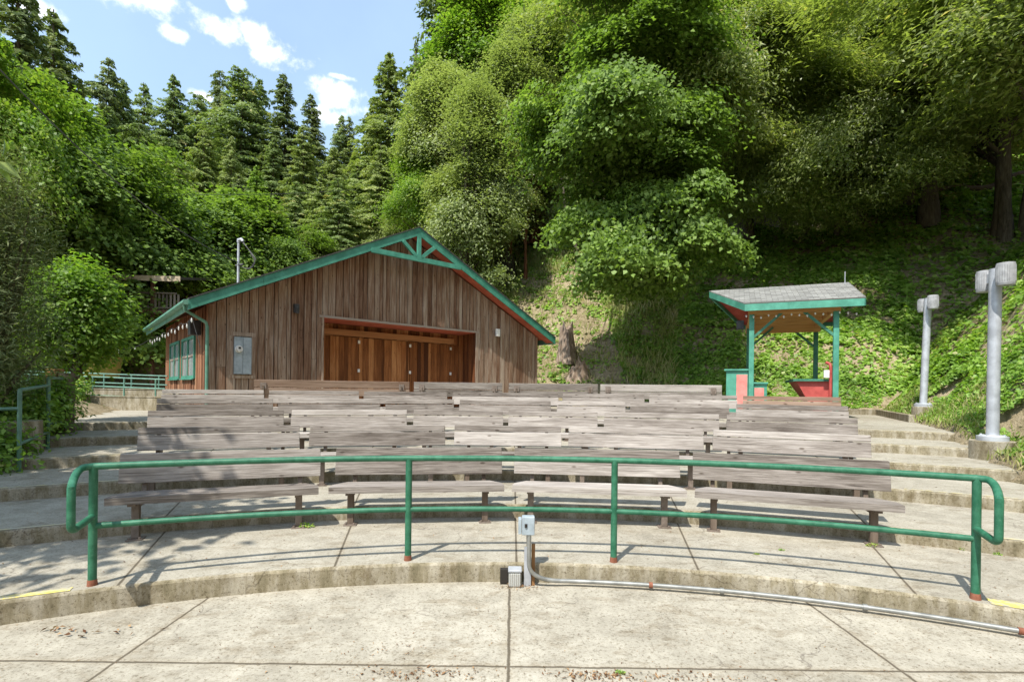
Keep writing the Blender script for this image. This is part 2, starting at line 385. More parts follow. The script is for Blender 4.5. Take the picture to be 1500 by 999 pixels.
L.new(r.outputs[0], B.inputs['Base Color']); B.inputs['Roughness'].default_value = .95

def leafmat(name, stops, trans=.35, gloss=.35, rough=.5):
    m, nt, N, L, B = newmat(name)
    tn = attr(N); oi = N.new('ShaderNodeObjectInfo')
    x = math_(N, L, 'ADD', tn, math_(N, L, 'MULTIPLY', math_(N, L, 'SUBTRACT', oi.outputs['Random'], .5), .22), clamp=True)
    r = ramp(N, stops); L.new(x, r.inputs[0])
    L.new(r.outputs[0], B.inputs['Base Color']); B.inputs['Roughness'].default_value = rough; B.inputs['Specular IOR Level'].default_value = gloss
    tr = N.new('ShaderNodeBsdfTranslucent')
    tcx = mixc(N, L, 1.0, r.outputs[0], (1.25, 1.35, .55), 'MULTIPLY'); L.new(tcx, tr.inputs[0])
    mx = N.new('ShaderNodeMixShader'); mx.inputs[0].default_value = trans
    L.new(B.outputs[0], mx.inputs[1]); L.new(tr.outputs[0], mx.inputs[2])
    L.new(mx.outputs[0], N['Material Output'].inputs[0])
    return m
L_maple = leafmat('maple_leaf', [(0, (.06,.115,.022)), (.5, (.16,.25,.05)), (.85, (.24,.36,.075)), (1, (.34,.43,.13))], .42, .3)
L_bay = leafmat('bay_leaf', [(0, (.10,.14,.035)), (.5, (.24,.30,.085)), (.85, (.38,.43,.14)), (.93, (.48,.44,.16)), (1, (.55,.45,.15))], .5, .5, .42)
L_oak = leafmat('oak_leaf', [(0, (.13,.175,.065)), (.5, (.28,.34,.135)), (1, (.42,.47,.24))], .4, .35)
L_lime = leafmat('lime_leaf', [(0, (.08,.16,.02)), (.5, (.18,.31,.04)), (1, (.34,.42,.08))], .45, .4)
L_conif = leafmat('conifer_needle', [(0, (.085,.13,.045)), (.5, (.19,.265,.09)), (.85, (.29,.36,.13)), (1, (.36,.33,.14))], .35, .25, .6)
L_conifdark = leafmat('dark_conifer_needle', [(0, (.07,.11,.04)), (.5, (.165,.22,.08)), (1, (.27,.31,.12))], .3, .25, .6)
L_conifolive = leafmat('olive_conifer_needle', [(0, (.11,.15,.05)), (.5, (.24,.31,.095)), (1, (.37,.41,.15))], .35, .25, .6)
L_junip = leafmat('juniper_needle', [(0, (.09,.12,.05)), (.5, (.20,.26,.11)), (.85, (.31,.33,.16)), (1, (.38,.28,.17))], .25, .3, .6)
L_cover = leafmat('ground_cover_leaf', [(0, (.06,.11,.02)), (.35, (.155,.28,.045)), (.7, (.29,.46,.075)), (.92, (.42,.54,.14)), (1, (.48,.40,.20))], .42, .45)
L_grass = leafmat('grass_blade', [(0, (.10,.16,.03)), (.5, (.30,.34,.10)), (1, (.55,.47,.27))], .35, .3)
L_litter = leafmat('dead_leaf', [(0, (.10,.045,.02)), (.5, (.22,.12,.06)), (1, (.40,.27,.15))], .1, .2)

def barkmat(name, stops):
    m, nt, N, L, B = newmat(name)
    tc = N.new('ShaderNodeTexCoord')
    n = noise(N, L, mapping(N, L, tc.outputs['Object'], (7, 7, 1.2)), 1.5, 7, .7, .5)
    r = ramp(N, stops); L.new(n, r.inputs[0]); L.new(r.outputs[0], B.inputs['Base Color']); B.inputs['Roughness'].default_value = .95
    B.inputs['Specular IOR Level'].default_value = .15
    bump(N, L, n, .9, .03, B); return m
B_grey = barkmat('grey_bark', [(.3, (.05,.042,.032)), (.55, (.15,.125,.095)), (.75, (.26,.225,.17))])
B_red = barkmat('red_bark', [(.3, (.08,.035,.02)), (.6, (.25,.11,.06)), (.8, (.36,.2,.12))])
B_char = barkmat('charred_bark', [(.3, (.012,.011,.01)), (.55, (.05,.045,.04)), (.8, (.17,.15,.13))])
B_bleach = barkmat('bleached_wood', [(.3, (.07,.045,.03)), (.48, (.27,.20,.15)), (.75, (.50,.43,.35))])

# ground of the hillside
M_ground, nt, N, L, B = newmat('hillside_soil')
geo = N.new('ShaderNodeNewGeometry'); P = geo.outputs['Position']
n1 = noise(N, L, P, .35, 6, .65, .4); n2 = noise(N, L, P, 6, 8, .75, .5); n3 = noise(N, L, P, 40, 4, .7)
x = math_(N, L, 'ADD', math_(N, L, 'MULTIPLY', n1, .45), math_(N, L, 'MULTIPLY', n2, .55))
r = ramp(N, [(.32, (.09,.085,.04)), (.42, (.20,.165,.09)), (.53, (.38,.31,.20)), (.70, (.56,.47,.34))]); L.new(x, r.inputs[0])
r2 = ramp(N, [(.3, (.5,.5,.5)), (.65, (1.1,1.1,1.1))]); L.new(n3, r2.inputs[0])
L.new(mixc(N, L, .8, r.outputs[0], r2.outputs[0], 'MULTIPLY'), B.inputs['Base Color']); B.inputs['Roughness'].default_value = 1; B.inputs['Specular IOR Level'].default_value = .1
bump(N, L, math_(N, L, 'ADD', n2, math_(N, L, 'MULTIPLY', n3, .4)), .9, .08, B)

# ------------------------------------------------------------ ground and terraces
def build_ground():
    def axis(lo, hi, n, c, k=5.2):
        t = np.linspace(-1, 1, n); s = np.sinh(t*k)/np.sinh(k)
        return np.where(s < 0, c+s*(c-lo), c+s*(hi-c))
    xs = axis(-900, 900, 300, 4); ys = axis(-600, 1400, 300, 16)
    X, Y = np.meshgrid(xs, ys); Z = terrain(X, Y)
    V = np.stack([X, Y, Z], -1).reshape(-1, 3); n = 300
    i = np.arange(n*n).reshape(n, n); Fc = np.stack([i[:-1,:-1], i[:-1,1:], i[1:,1:], i[1:,:-1]], -1).reshape(-1, 4)
    me = npmesh('ground', V, Fc, M_ground)
    me.polygons.foreach_set('use_smooth', np.ones(len(Fc), dtype=bool))
    o = bpy.data.objects.new('ground', me); COL.objects.link(o); tag(o, kind='structure')
build_ground()

def ring(mb, r0, r1, z0, z1, a0, a1, n=120, tone=.5):
    for i in range(n):
        p, q = a0+(a1-a0)*i/n, a0+(a1-a0)*(i+1)/n
        P = lambda r, a, z: (CX+r*math.sin(a), CY+r*math.cos(a), z)
        mb.face([P(r0,p,z0), P(r0,q,z0), P(r1,q,z1), P(r1,p,z1)], tone)
A0, A1 = math.radians(-72), math.radians(72)
# stage floor: a disc inside the first kerb
mb = MB()
n = 160
mb.face([(CX+(R1+.02)*math.sin(2*math.pi*i/n), CY+(R1+.02)*math.cos(2*math.pi*i/n), -.172) for i in range(n)][::-1])
tag(mb.build('stage_floor', M_floor), kind='structure')
tread, riser = MB(), MB()
NB = .022
for k in range(1, 7):
    rk = R1+(k-1)*TR; z = (k-1)*RZ; zb = z-RZ if k > 1 else -.19
    rn = rk+TR if k < 6 else 27
    ring(tread, rk+NB, rn+.001, z, z, A0, A1)
    ring(riser, rk+NB*.35, rk+NB, z-NB*.35, z, A0, A1)     # eased nosing
    ring(riser, rk, rk+NB*.35, z-NB, z-NB*.35, A0, A1)
    ring(riser, rk, rk, zb, z-NB, A0, A1)
tag(tread.build('terrace_floor', M_tread), kind='structure')
tag(riser.build('terrace_risers', M_riser), kind='structure')
# painted nosings on the side stairs
def ang_of(u, k):     # angle round the arena centre of pixel column u on terrace edge k
    x = (u-750)/F
    R = R1+(k-1)*TR
    A, Bq, C = x*x+1, -2*(x*CX+CY), CX*CX+CY*CY-R*R
    Y = (-Bq+math.sqrt(Bq*Bq-4*A*C))/(2*A)
    return math.atan2(x*Y-CX, Y-CY)
def stripe(k, a0, a1, mat, w=.05):
    mb = MB(); rk = R1+(k-1)*TR; z = (k-1)*RZ
    ring(mb, rk+NB+.002, rk+NB+w, z+.004, z+.004, a0, a1, 40)
    tag(mb.build('step_marking', mat), kind='structure')
for k, u0, u1 in ((2,1436,1620),(3,1327,1700),(4,1300,1640),(5,1278,1560),(6,1258,1500)):
    stripe(k, ang_of(u0, k), ang_of(u1, k), M_yellow, .045)
for k, u0, u1 in ((2,-200,130),(3,-200,176),(4,40,178)):
    stripe(k, ang_of(u0, k), ang_of(u1, k), M_yellow, .04)
stripe(1, ang_of(-250, 1), ang_of(104, 1), M_yellowb, .08)
stripe(1, ang_of(1459, 1), ang_of(1750, 1), M_yellowb, .13)

# low kerb round the top landing, right
def wallpoly(name, pts, h, w, mat, label, cat, z=None):
    o0 = Vector((pts[0][0], pts[0][1], 0)); mb = MB()
    for (x0, y0, z0), (x1, y1, z1) in zip(pts[:-1], pts[1:]):
        d = Vector((x1-x0, y1-y0, 0)).normalized(); nn = Vector((-d.y, d.x, 0))*w/2
        a = Vector((x0, y0, z0)); b = Vector((x1, y1, z1))
        mb.hexa([a-nn, b-nn, b+nn, a+nn, a-nn+Vector((0,0,h)), b-nn+Vector((0,0,h)), b+nn+Vector((0,0,h)), a+nn+Vector((0,0,h))], random.random())
    o = mb.build(name, mat, bevel=.012); tag(o, label, cat); return o
ZP = 5*RZ
wallpoly('kerb', [(8.6,18.9,ZP-.1),(13.0,18.2,ZP-.1),(10.75,13.75,ZP-.1)], .30, .14, M_block, 'low concrete kerb at the foot of the hillside beside the top landing', 'kerb')

# ------------------------------------------------------------ curved front railing
def arc(r, a0, a1, z, n=60): return [(CX+r*math.sin(a0+(a1-a0)*i/n), CY+r*math.cos(a0+(a1-a0)*i/n), z) for i in range(n+1)]
def loc_(pts, o): return [tuple(Vector(p)-Vector(o)) for p in pts]
def bez(p0, p1, p2, n=8):
    p0, p1, p2 = map(Vector, (p0, p1, p2)); return [tuple(p0*(1-t)**2+p1*2*t*(1-t)+p2*t*t) for t in [i/n for i in range(n+1)]]
def front_rail():
    O = (0, 4.68, 0); rr = 7.915
    t = empty('railing', O, 0, 'long curved green pipe railing along the edge in front of the benches', 'railing')
    angs = [math.atan2(x-CX, y-CY) for x, y in ((-3.2,3.906),(-.924,4.648),(.942,4.678),(3.517,3.847))]
    zt, zm = .915, .455
    P = lambda a, z, r=rr: Vector((CX+r*math.sin(a), CY+r*math.cos(a), z))
    mb = MB(); mb.tube(loc_(arc(rr, angs[0], angs[3], zt, 90), O), .0265, 14); mb.build('top_rail', M_green, t, True)
    for i in range(3):
        mb = MB(); mb.tube(loc_(arc(rr, angs[i], angs[i+1], zm, 30), O), .024, 12); mb.build('lower_rail', M_green, t, True)
    for a in angs:
        p = P(a, 0); mb = MB(); mb.tube(loc_([(p.x,p.y,.045),(p.x,p.y,zt)], O), .0295, 14); po = mb.build('post', M_green, t, True)
        mb = MB(); mb.tube(loc_([(p.x,p.y,-.005),(p.x,p.y,.046)], O), [.036,.031], 14); mb.build('rusty_foot', M_rust, po, True)
    for a, e in ((angs[0], Vector((-3.09,3.60,0))), (angs[3], Vector((3.42,3.585,0)))):
        p = P(a, zt); mb = MB()
        sgn = -1 if a < 0 else 1
        q = Vector((e.x, e.y, 0))
        out = Vector((p.x+sgn*.055, p.y-.07, zt))
        pts = [tuple(p)]+bez(p+(out-p)*.5, out+(out-p)*.25, Vector((q.x, q.y, zt-.10)), 8)[0:]
        pts += [(q.x, q.y, zt-.2), (q.x, q.y, .62)]+bez((q.x,q.y,.56), (q.x,q.y,.515), (q.x*.9+p.x*.1, q.y+.05, .515), 6)
        pts += [(p.x, p.y, .53)]
        mb.tube(loc_(pts, O), .0262, 14); mb.build('end_loop', M_green, t, True)
front_rail()

# ------------------------------------------------------------ benches
ROWS = {1: [(177,470),(493,735),(754,995),(1015,1303)],
        2: [(203,439),(454,652),(666,822),(833,1030),(1044,1275)],
        3: [(217,416),(427,596),(606,737),(745,875),(885,1053),(1064,1256)],
        4: [(230,400),(408,557),(565,665),(673,807),(816,916),(923,1068),(1078,1243)],
        5: [(237,387),(394,526),(533,655),(663,818),(824,944),(951,1080),(1088,1232)],
        6: [(372,600),(606,736),(745,876),(879,1058)]}
DR = 1.70
def ring_pt(u, k, vrow):
    a, b = u-750, vrow-H0
    x = (a*math.cos(PHI)+b*math.sin(PHI))/F; R = R1+(k-1)*TR+DR
    A, Bq, C = x*x+1, -2*(x*CX+CY), CX*CX+CY*CY-R*R
    Y = (-Bq+math.sqrt(Bq*Bq-4*A*C))/(2*A)
    return Vector((x*Y, Y, (k-1)*RZ))
ORD = ['leftmost','second from the left','third from the left','fourth from the left','fifth from the left','sixth from the left','rightmost']
ROWN = {1:'front row behind the railing',2:'second row',3:'third row',4:'fourth row',5:'fifth row',6:'rear row nearest the barn'}
def bench(k, j, n, pa, pb):
    mid = (pa+pb)/2; d = (pb-pa); Lh = d.length/2; ang = math.atan2(d.y, d.x)
    which = 'rightmost' if j == n-1 else ORD[j]
    # local: x along, y outward (0 = top of the back), origin on the ground below
    t = empty('bench', (mid.x, mid.y, (k-1)*RZ), ang, 'weathered grey plank bench, %s in the %s' % (which, ROWN[k]), 'bench', 'plank benches of the amphitheatre')
    wm = M_bench
    if (k, j) in ((5,6),(6,0)): wm = M_bench_warm
    flip = k == 6
    rv = random.uniform
    s = 1 if not flip else -1
    top = .83 if k < 6 else .93
    up = Vector((0, .13*s, 1)).normalized(); y0 = lambda z: (-(top-z)*.17)*s
    def board(z0, z1, name, xl, xr, th=.042):
        b = MB(); a, c = y0(z0), y0(z1)
        q0, q1 = rv(-.006,.006), rv(-.006,.006)
        b.hexa([(xl,a-th*.5,z0+q0),(xr,a-th*.5,z0+q1),(xr,a+th*.5,z0+q1),(xl,a+th*.5,z0+q0),(xl,c-th*.5,z1+q0),(xr,c-th*.5,z1+q1),(xr,c+th*.5,z1+q1),(xl,c+th*.5,z1+q0)], rv(.1,.9))
        return b.build(name, wm, t, bevel=.006)
    if k == 1:
        board(.525, .705, 'backrest', -Lh, Lh); board(.709, top, 'backrest', -Lh, Lh-.004)
    else:
        board(.53, .728, 'backrest', -Lh, Lh); board(.742, top, 'backrest', -Lh+rv(0,.01), Lh-rv(0,.01), .045)
    # seat planks, the ends cut back so neighbours meet on the curve
    th = .07; zs = .385; Ls = Lh*.985
    yf, yb = (-.46, -.13) if not flip else (.13, .46)
    b = MB(); c1 = .12
    xb = Ls-.02; ym = (yf+yb)/2
    if not flip:
        poly = [(-Ls,yf),(Ls,yf),(Ls-.01,ym),(xb-c1,yb),(-xb+c1,yb),(-Ls+.01,ym)]
    else: poly = [(-Ls,yf),(Ls,yf),(Ls,yb),(-Ls,yb)]
    m = len(poly); tn = rv(.2,.9)
    b.face([(x,y,zs+th) for x, y in poly], tn); b.face([(x,y,zs) for x, y in poly][::-1], tn)
    for i in range(m):
        x0, yy0 = poly[i]; x1, yy1 = poly[(i+1) % m]; b.face([(x0,yy0,zs),(x1,yy1,zs),(x1,yy1,zs+th),(x0,yy0,zs+th)], tn)
    b.build('seat', wm, t, bevel=.006)
    for sx in (-1, 1):
        x = sx*(Lh-.22); b = MB()
        yc = (yf+yb)/2+.02*s
        b.box(x-.034, x+.034, yc-.03, yc+.03, .012, zs-.03, .5)
        b.box(x-.035, x+.035, min(yf,yb)+.04, max(yf,yb)-.01, zs-.031, zs, .5)
        b.bar((x, yc, zs-.05), (x, .0, zs-.05), .05, .04); b.bar((x, -.035*s, zs-.06), (x, y0(.80)+.055*s, .80), .05, .045, (1,0,0))
        lg = b.build('leg', M_brownmetal if (j+k) % 2 else M_legwood, t, bevel=.004)
        b = MB(); b.box(x-.07, x+.07, yc-.075, yc+.075, 0.001, .0115); b.cyl(x+.045, yc-.05, .01, .03, .012, 8); b.cyl(x-.045, yc-.05, .01, .03, .012, 8)
        b.build('foot_plate', M_brownmetal, lg)
        if flip:
            b = MB(); b.box(x-.07, x+.07, y0(.8)-.05, y0(.8)-.026, .70, .86); b.build('bracket', M_brownmetal, t)
VR = {1:660, 2:628, 3:603, 4:588, 5:575, 6:566}
for k, segs in ROWS.items():
    for j, (u0, u1) in enumerate(segs):
        bench(k, j, len(segs), ring_pt(u0, k, VR[k]), ring_pt(u1, k, VR[k]))

# ------------------------------------------------------------ barn
def barn():
    ang = math.atan2(.656, .755)
    t = empty('barn', (-8.27, 14.0, ZP), ang, 'weathered board barn with green edged gable roof and wide wooden folding doors', 'building')
    W, D = 12.33, 8.3; EH = 3.02; SL = .4875
    roof = lambda s: EH+SL*(.6+min(s, W-s))           # top of roofing
    TH = .10
    under = lambda s: roof(s)-.30
    ox0, ox1, oz = 3.057, 9.06, 2.93
    # front wall boards
    mb = MB(); s = 0; r = random.Random(3)
    edges = [0]
    while s < W-.02:
        w = r.choice((.12,.15,.19,.19,.24)); s = min(W, s+w)
        for lim in (ox0, ox1):
            if edges[-1] < lim < s or abs(s-lim) < .05: s = lim
        if s-edges[-1] > .03: edges.append(s)
    edges[-1] = W
    for a, b in zip(edges[:-1], edges[1:]):
        z0 = oz+.07 if (a >= ox0-.01 and b <= ox1+.01) else 0
        off = r.choice((0,.0,.012,.024)); tn = min(1, max(0, r.gauss(.5,.24)))
        g = .009
        if z0 == 0 and r.random() < .3:    # a board butted from two lengths
            zc = r.uniform(1.2, 2.6)
            spans = [(z0, zc-.003, tn), (zc+.003, None, min(1,max(0,tn+r.uniform(-.3,.3))))]
        else: spans = [(z0, None, tn)]
        for za, zb, tt in spans:
            zl, zr = (under(a) if zb is None else zb), (under(b) if zb is None else zb)
            mid = W/2
            if zb is None and a < mid < b:
                mb.face([(a+g,-off,za),(b-g,-off,za),(b-g,-off,zr),(mid,-off,under(mid)),(a+g,-off,zl)], tt)
            else:
                mb.hexa([(a+g,-off,za),(b-g,-off,za),(b-g,.03,za),(a+g,.03,za),(a+g,-off,zl),(b-g,-off,zr),(b-g,.03,zr),(a+g,.03,zl)], tt)
    mb.build('front_wall', M_siding, t)
    # dark sheathing behind
    mb = MB()
    mb.face([(.02,.034,0),(ox0,.034,0),(ox0,.034,oz+.1),(ox1,.034,oz+.1),(ox1,.034,0),(W-.02,.034,0),(W-.02,.034,under(W)-.02),(W/2,.034,under(W/2)-.02),(.02,.034,under(0)-.02)])
    mb.box(.05, W-.05, D-.1, D, 0, under(0)-.02); mb.build('sheathing', M_dark, t)
    # side and rear walls
    wl = MB(); y = 0.0; r = random.Random(5)
    wins = [(2.1,4.35,.98,2.30),(4.85,7.0,.98,2.30)]
    while y < D:
        w = r.choice((.11,.14,.18)); y1 = min(D, y+w); m = (y+y1)/2; off = r.choice((0,.012,.028)); tt = r.random()
        hit_ = [q for q in wins if q[0] < m < q[1]]
        sp = [(0, hit_[0][2]), (hit_[0][3], under(0))] if hit_ else [(0, under(0))]
        for z0, z1 in sp: wl.box(-off, .03, y+.004, y1-.004, z0, z1, tt)
        y = y1
    wl.build('side_wall', M_siding_red, t)
    wl = MB(); wl.box(.034, .06, .06, D-.12, 0, under(0)-.03); wl.build('side_sheathing', M_dark, t)
    wl = MB(); y = 0
    while y < D:
        y1 = min(D, y+.2); wl.box(W-.03, W+r.choice((0,.01)), y+.035, y1+.03, 0, under(W), r.random()); y = y1
    wl.build('side_wall', M_siding, t)
    # corner boards
    mb = MB(); mb.box(-.035, .10, -.04, -.026, 0, under(0)-.02, .7); mb.box(-.045, -.032, -.04, .09, 0, under(0)-.02, .3); mb.build('corner_board', M_siding, t)
    mb = MB(); mb.box(W-.10, W+.02, -.045, -.026, 0, under(W)-.02, .55); mb.build('corner_board', M_siding, t)
    # recessed opening
    DP = 1.15
    mb = MB(); mb.box(ox0-.10, ox1+.10, -.05, -.026, oz-.0, oz+.07, .7); mb.build('door_header_trim', M_trimwood, t)
    mb = MB(); mb.box(ox0-.02, ox0+.05, -.04, -.026, 0, oz-.003, .8); mb.box(ox1-.03, ox1+.10, -.04, -.026, 0, oz-.003, .9); mb.build('door_casing', M_siding, t)
    mb = MB(); mb.box(ox0, ox1, -.02, DP+.1, oz-.01, oz+.05); mb.build('recess_soffit', M_red, t)
    for x0c in (ox1, ox0-.03):
        mb = MB()
        for i in range(8):
            a = .035+i*(DP-.035)/8; b = .035+(i+1)*(DP-.035)/8
            mb.box(x0c, x0c+.03, a+.003, b-.003, 0, oz-.012, random.random())
        mb.build('recess_cheek', M_door, t)
    mb = MB(); mb.box(ox0, ox1, DP+.06, DP+.1, 0, oz-.012); mb.build('recess_back', M_dark, t)
    mb = MB(); xx = ox0+.01
    while xx < ox1-.02:
        x1 = min(ox1-.01, xx+.16); mb.box(xx, x1-.005, DP+.0, DP+.05, oz-.42, oz-.015, random.random()); xx = x1
    mb.build('transom', M_door, t)
    mb = MB(); mb.box(ox0+.01, ox1-.35, DP-.16, DP-.02, oz-.40, oz-.20, .6); mb.build('track_beam', M_beam, t)
    # folding doors: four leaves
    xs = [ox0+.02, ox0+1.72, ox0+3.75, ox1-.42, ox1-.02]
    r = random.Random(11)
    for i in range(4):
        a, b = xs[i], xs[i+1]; mb = MB(); x = a
        while x < b-.02:
            w = r.choice((.10,.14,.2,.2)); x1 = min(b-.006, x+w); 
            if b-x1 < .05: x1 = b-.006
            off = r.choice((0,.02,.03)); mb.box(x+.003, x1-.003, DP-off, DP+.03, .02, oz-.43, min(1,max(0,r.gauss(.5,.25)))); x = x1
        dl = mb.build('folding_door', M_door, t)
        if i:
            for z in (.25, 1.35, 2.35):
                h = MB(); h.box(a-.035, a+.045, DP-.05, DP-.031, z-.055, z+.055); h.build('hinge', M_white, dl)
    # roof planes
    OH, FO = .6, .55
    for side in (0, 1):
        f = (lambda s: s) if side == 0 else (lambda s: W-s)
        mb = MB()
        a, b = f(-OH), f(W/2)
        za, zb = EH, roof(W/2)
        for lift, th, nm, mt in ((0, .035, 'roof', M_roofdark),):
            mb.hexa([(a,-FO-.03,za-th),(b,-FO-.03,zb-th),(b,D+.5,zb-th),(a,D+.5,za-th),(a,-FO-.03,za),(b,-FO-.03,zb),(b,D+.5,zb),(a,D+.5,za)] if side == 0 else
                    [(b,-FO-.03,zb-th),(a,-FO-.03,za-th),(a,D+.5,za-th),(b,D+.5,zb-th),(b,-FO-.03,zb),(a,-FO-.03,za),(a,D+.5,za),(b,D+.5,zb)])
        mb.build('roof', M_roofdark, t)
        mb = MB(); th = .06                                   # soffit boards
        p = [(a,-FO+.04,za-.04-th),(b,-FO+.04,zb-.04-th),(b,D+.4,zb-.04-th),(a,D+.4,za-.04-th)]
        q = [(x,y,z+th) for x, y, z in p]
        mb.hexa(p+q if side == 0 else [p[1],p[0],p[3],p[2],q[1],q[0],q[3],q[2]]); mb.build('soffit', M_red, t)
        # barge board
        mb = MB(); bh = .27
        for e, (sa, sb) in enumerate(((-OH, 1.2), (1.2, W/2))) if side == 0 else enumerate(((-OH, W/2),)):
            x0, x1 = f(sa), f(sb); z0, z1 = EH+SL*(sa+OH)-.037, EH+SL*(sb+OH)-.037
            P = [(x0,-FO,z0-bh),(x1-(0.004 if e == 0 and side == 0 else 0),-FO,z1-bh),(x1-(0.004 if e == 0 and side == 0 else 0),-FO+.04,z1-bh),(x0,-FO+.04,z0-bh)]
            Q = [(x,y,z+bh) for x, y, z in P]
            mb.hexa(P+Q if side == 0 else [P[1],P[0],P[3],P[2],Q[1],Q[0],Q[3],Q[2]], .5)
        mb.build('barge_board', M_trim, t)
        # eave fascia on the long sides
        mb = MB(); x = f(-OH); mb.box(min(x, x+(.03 if side == 0 else -.03)), max(x, x+(.03 if side == 0 else -.03)), -FO+.045, D+.42, EH-.30, EH-.037); mb.build('fascia', M_gutter, t)
        # boxed rake
        mb = MB()
        sa, sb = -OH+.02, W/2
        P = [(f(sa),-FO+.045,EH+SL*(sa+OH)-.26),(f(sb),-FO+.045,EH+SL*(sb+OH)-.26),(f(sb),-.03,EH+SL*(sb+OH)-.26),(f(sa),-.03,EH+SL*(sa+OH)-.26)]
        Q = [(x,y,z+.12) for x, y, z in P]
        mb.hexa(P+Q if side == 0 else [P[1],P[0],P[3],P[2],Q[1],Q[0],Q[3],Q[2]]); mb.build('rake_soffit', M_red, t)
    # gutter on the left eave, with downspout
    mb = MB(); x = -OH
    sec = [(x-.005,-.02),(x-.10,-.02),(x-.125,-.06),(x-.125,-.10),(x-.09,-.15),(x-.005,-.15)]
    y0, y1 = -FO-.02, D+.45; z = EH-.03
    for (xa, za), (xb, zb) in zip(sec[1:-1], sec[2:]): mb.face([(xa,y0,z+za),(xb,y0,z+zb),(xb,y1,z+zb),(xa,y1,z+za)])
    mb.face([(a,y0,z+b) for a, b in sec]); mb.face([(a,y1,z+b) for a, b in sec][::-1])
    mb.face([(sec[1][0]+.02,y0,z-.03),(sec[1][0]+.02,y1,z-.03),(sec[0][0],y1,z-.14),(sec[0][0],y0,z-.14)])
    mb.build('gutter', M_gutter, t)
    mb = MB(); mb.tube([(x-.06,-.35,z-.15),(x-.04,-.33,z-.27),(-.12,-.10,z-.52),(-.085,-.07,z-.64),(-.085,-.07,.05)], .04, 8); mb.build('downspout', M_gutter, t, True)
    # gable ornament
    zt = 5.41; sA = (zt-.30-EH)/SL-OH+.1; yb = -FO+.005
    mb = MB(); mb.box(4.42, W-4.42, yb-.04, yb+.05, zt-.30, zt-.14, .6)
    mb.bar((W/2,yb,zt-.22),(W/2,yb,roof(W/2)-.30), .13, .09, (0,1,0))
    mb.bar((W/2-.08,yb,zt-.16),(W/2-.62,yb,zt+.30), .12, .08, (0,1,0)); mb.bar((W/2+.08,yb,zt-.16),(W/2+.62,yb,zt+.30), .12, .08, (0,1,0))
    mb.build('gable_truss', M_kgreen, t)
    # windows of the side wall
    for a, b, z0, z1 in wins:
        w = MB()
        for (p, q, r0, r1) in ((a, a+.09, z0, z1), (b-.09, b, z0, z1), ((a+b)/2-.05, (a+b)/2+.05, z0+.09, z1-.09)): w.box(-.05, .02, p, q, r0, r1)
        w.box(-.055, .02, a+.09, b-.09, z0, z0+.088); w.box(-.05, .02, a+.09, b-.09, z1-.088, z1); w.box(-.10, -.052, a-.04, b+.04, z0-.04, z0-.002)
        wn = w.build('window', M_trim, t)
        for (p, q) in ((a+.09, (a+b)/2-.05), ((a+b)/2+.05, b-.09)):
            g = MB(); g.face([(-.005,p,z0+.09),(-.005,q,z0+.09),(-.005,q,z1-.09),(-.005,p,z1-.09)][::-1]); g.build('pane', M_glassy, wn)
            g = MB(); zz = (z0+z1)/2+.05; g.box(-.03, .0, p, q, zz-.03, zz+.03)
            for xx in (p, q-.035): g.box(-.03, .0, xx, xx+.035, z0+.09, zz-.03)
            g.build('sash', M_trimwood, wn)
    # electrical panel
    mb = MB(); mb.box(.45, 1.13, -.045, -.026, .98, 1.07, .8); mb.box(.45, 1.13, -.045, -.026, 2.17, 2.28, .8); mb.box(.45, .55, -.045, -.026, 1.071, 2.169, .6); mb.box(1.04, 1.13, -.045, -.026, 1.071, 2.169, .6)
    mb.build('panel_frame', M_siding, t)
    mb = MB(); mb.box(.575, .795, -.10, -.02, 1.10, 2.14); mb.box(.80, 1.02, -.105, -.02, 1.10, 2.14); pn = mb.build('electrical_panel', M_box, t, bevel=.006)
    mb = MB(); mb.tube([(.69,-.10,1.80),(.69,-.135,1.80)], .10, 18); mb.tube([(.69,-.135,1.80),(.69,-.20,1.80)], [.085,.075], 18); mt_ = mb.build('meter', M_white, pn, True)
    mb = MB(); mb.box(.66, .72, -.206, -.201, 1.80, 1.85); mb.build('dial', M_black, mt_)
    # wall lights
    mb = MB(); mb.box(2.17, 2.32, -.16, -.03, 2.98, 3.24); mb.box(2.20, 2.29, -.2, -.16, 2.95, 3.15); mb.build('wall_light', M_black, t, bevel=.015)
    mb = MB(); mb.box(9.95, 10.13, -.20, -.10, 2.86, 3.16); wl_ = mb.build('wall_light', M_white, t, bevel=.02)
    mb = MB(); mb.box(9.99, 10.09, -.10, -.03, 2.90, 3.1); mb.build('bracket', M_black, wl_)
    mb = MB(); mb.box(-.34, -.06, .9, 1.25, 2.20, 2.62); mb.build('loudspeaker', M_black, t, bevel=.02)
    return t
B_ = barn()
BM = Matrix.Translation((-8.27, 14.0, ZP)) @ Matrix.Rotation(math.atan2(.656, .755), 4, 'Z')
def mast():
    p = BM @ Vector((.94, 1.17, 0))
    t = empty('service_mast', (p.x, p.y, ZP+3.7), 0, 'grey service mast with looped cables rising through the barn roof', 'mast')
    mb = MB(); mb.cyl(0, 0, -.1, 1.42, .035, 12); mb.build('pole', M_galv, t, True)
    mb = MB(); mb.tube([(0,0,1.40),(0,0,1.47),(.10,-.03,1.49),(.16,-.05,1.42)], [.05,.055,.05,.04], 10); mb.build('weather_head', M_galv, t, True)
    mb = MB()
    for k in range(3):
        mb.tube(bez((.15,-.05,1.42-.02*k), (.5+.1*k,-.1,1.0-.1*k), (.55,-.1,.75+.05*k), 8)+bez((.55,-.1,.75+.05*k), (.4,-.05,.45), (.03,0,.72), 8), .009, 6)
    mb.tube([(-.08,0,.70),(.16,-.02,.74)], .03, 8)
    mb.build('cable_loop', M_cable, t, True)
mast()
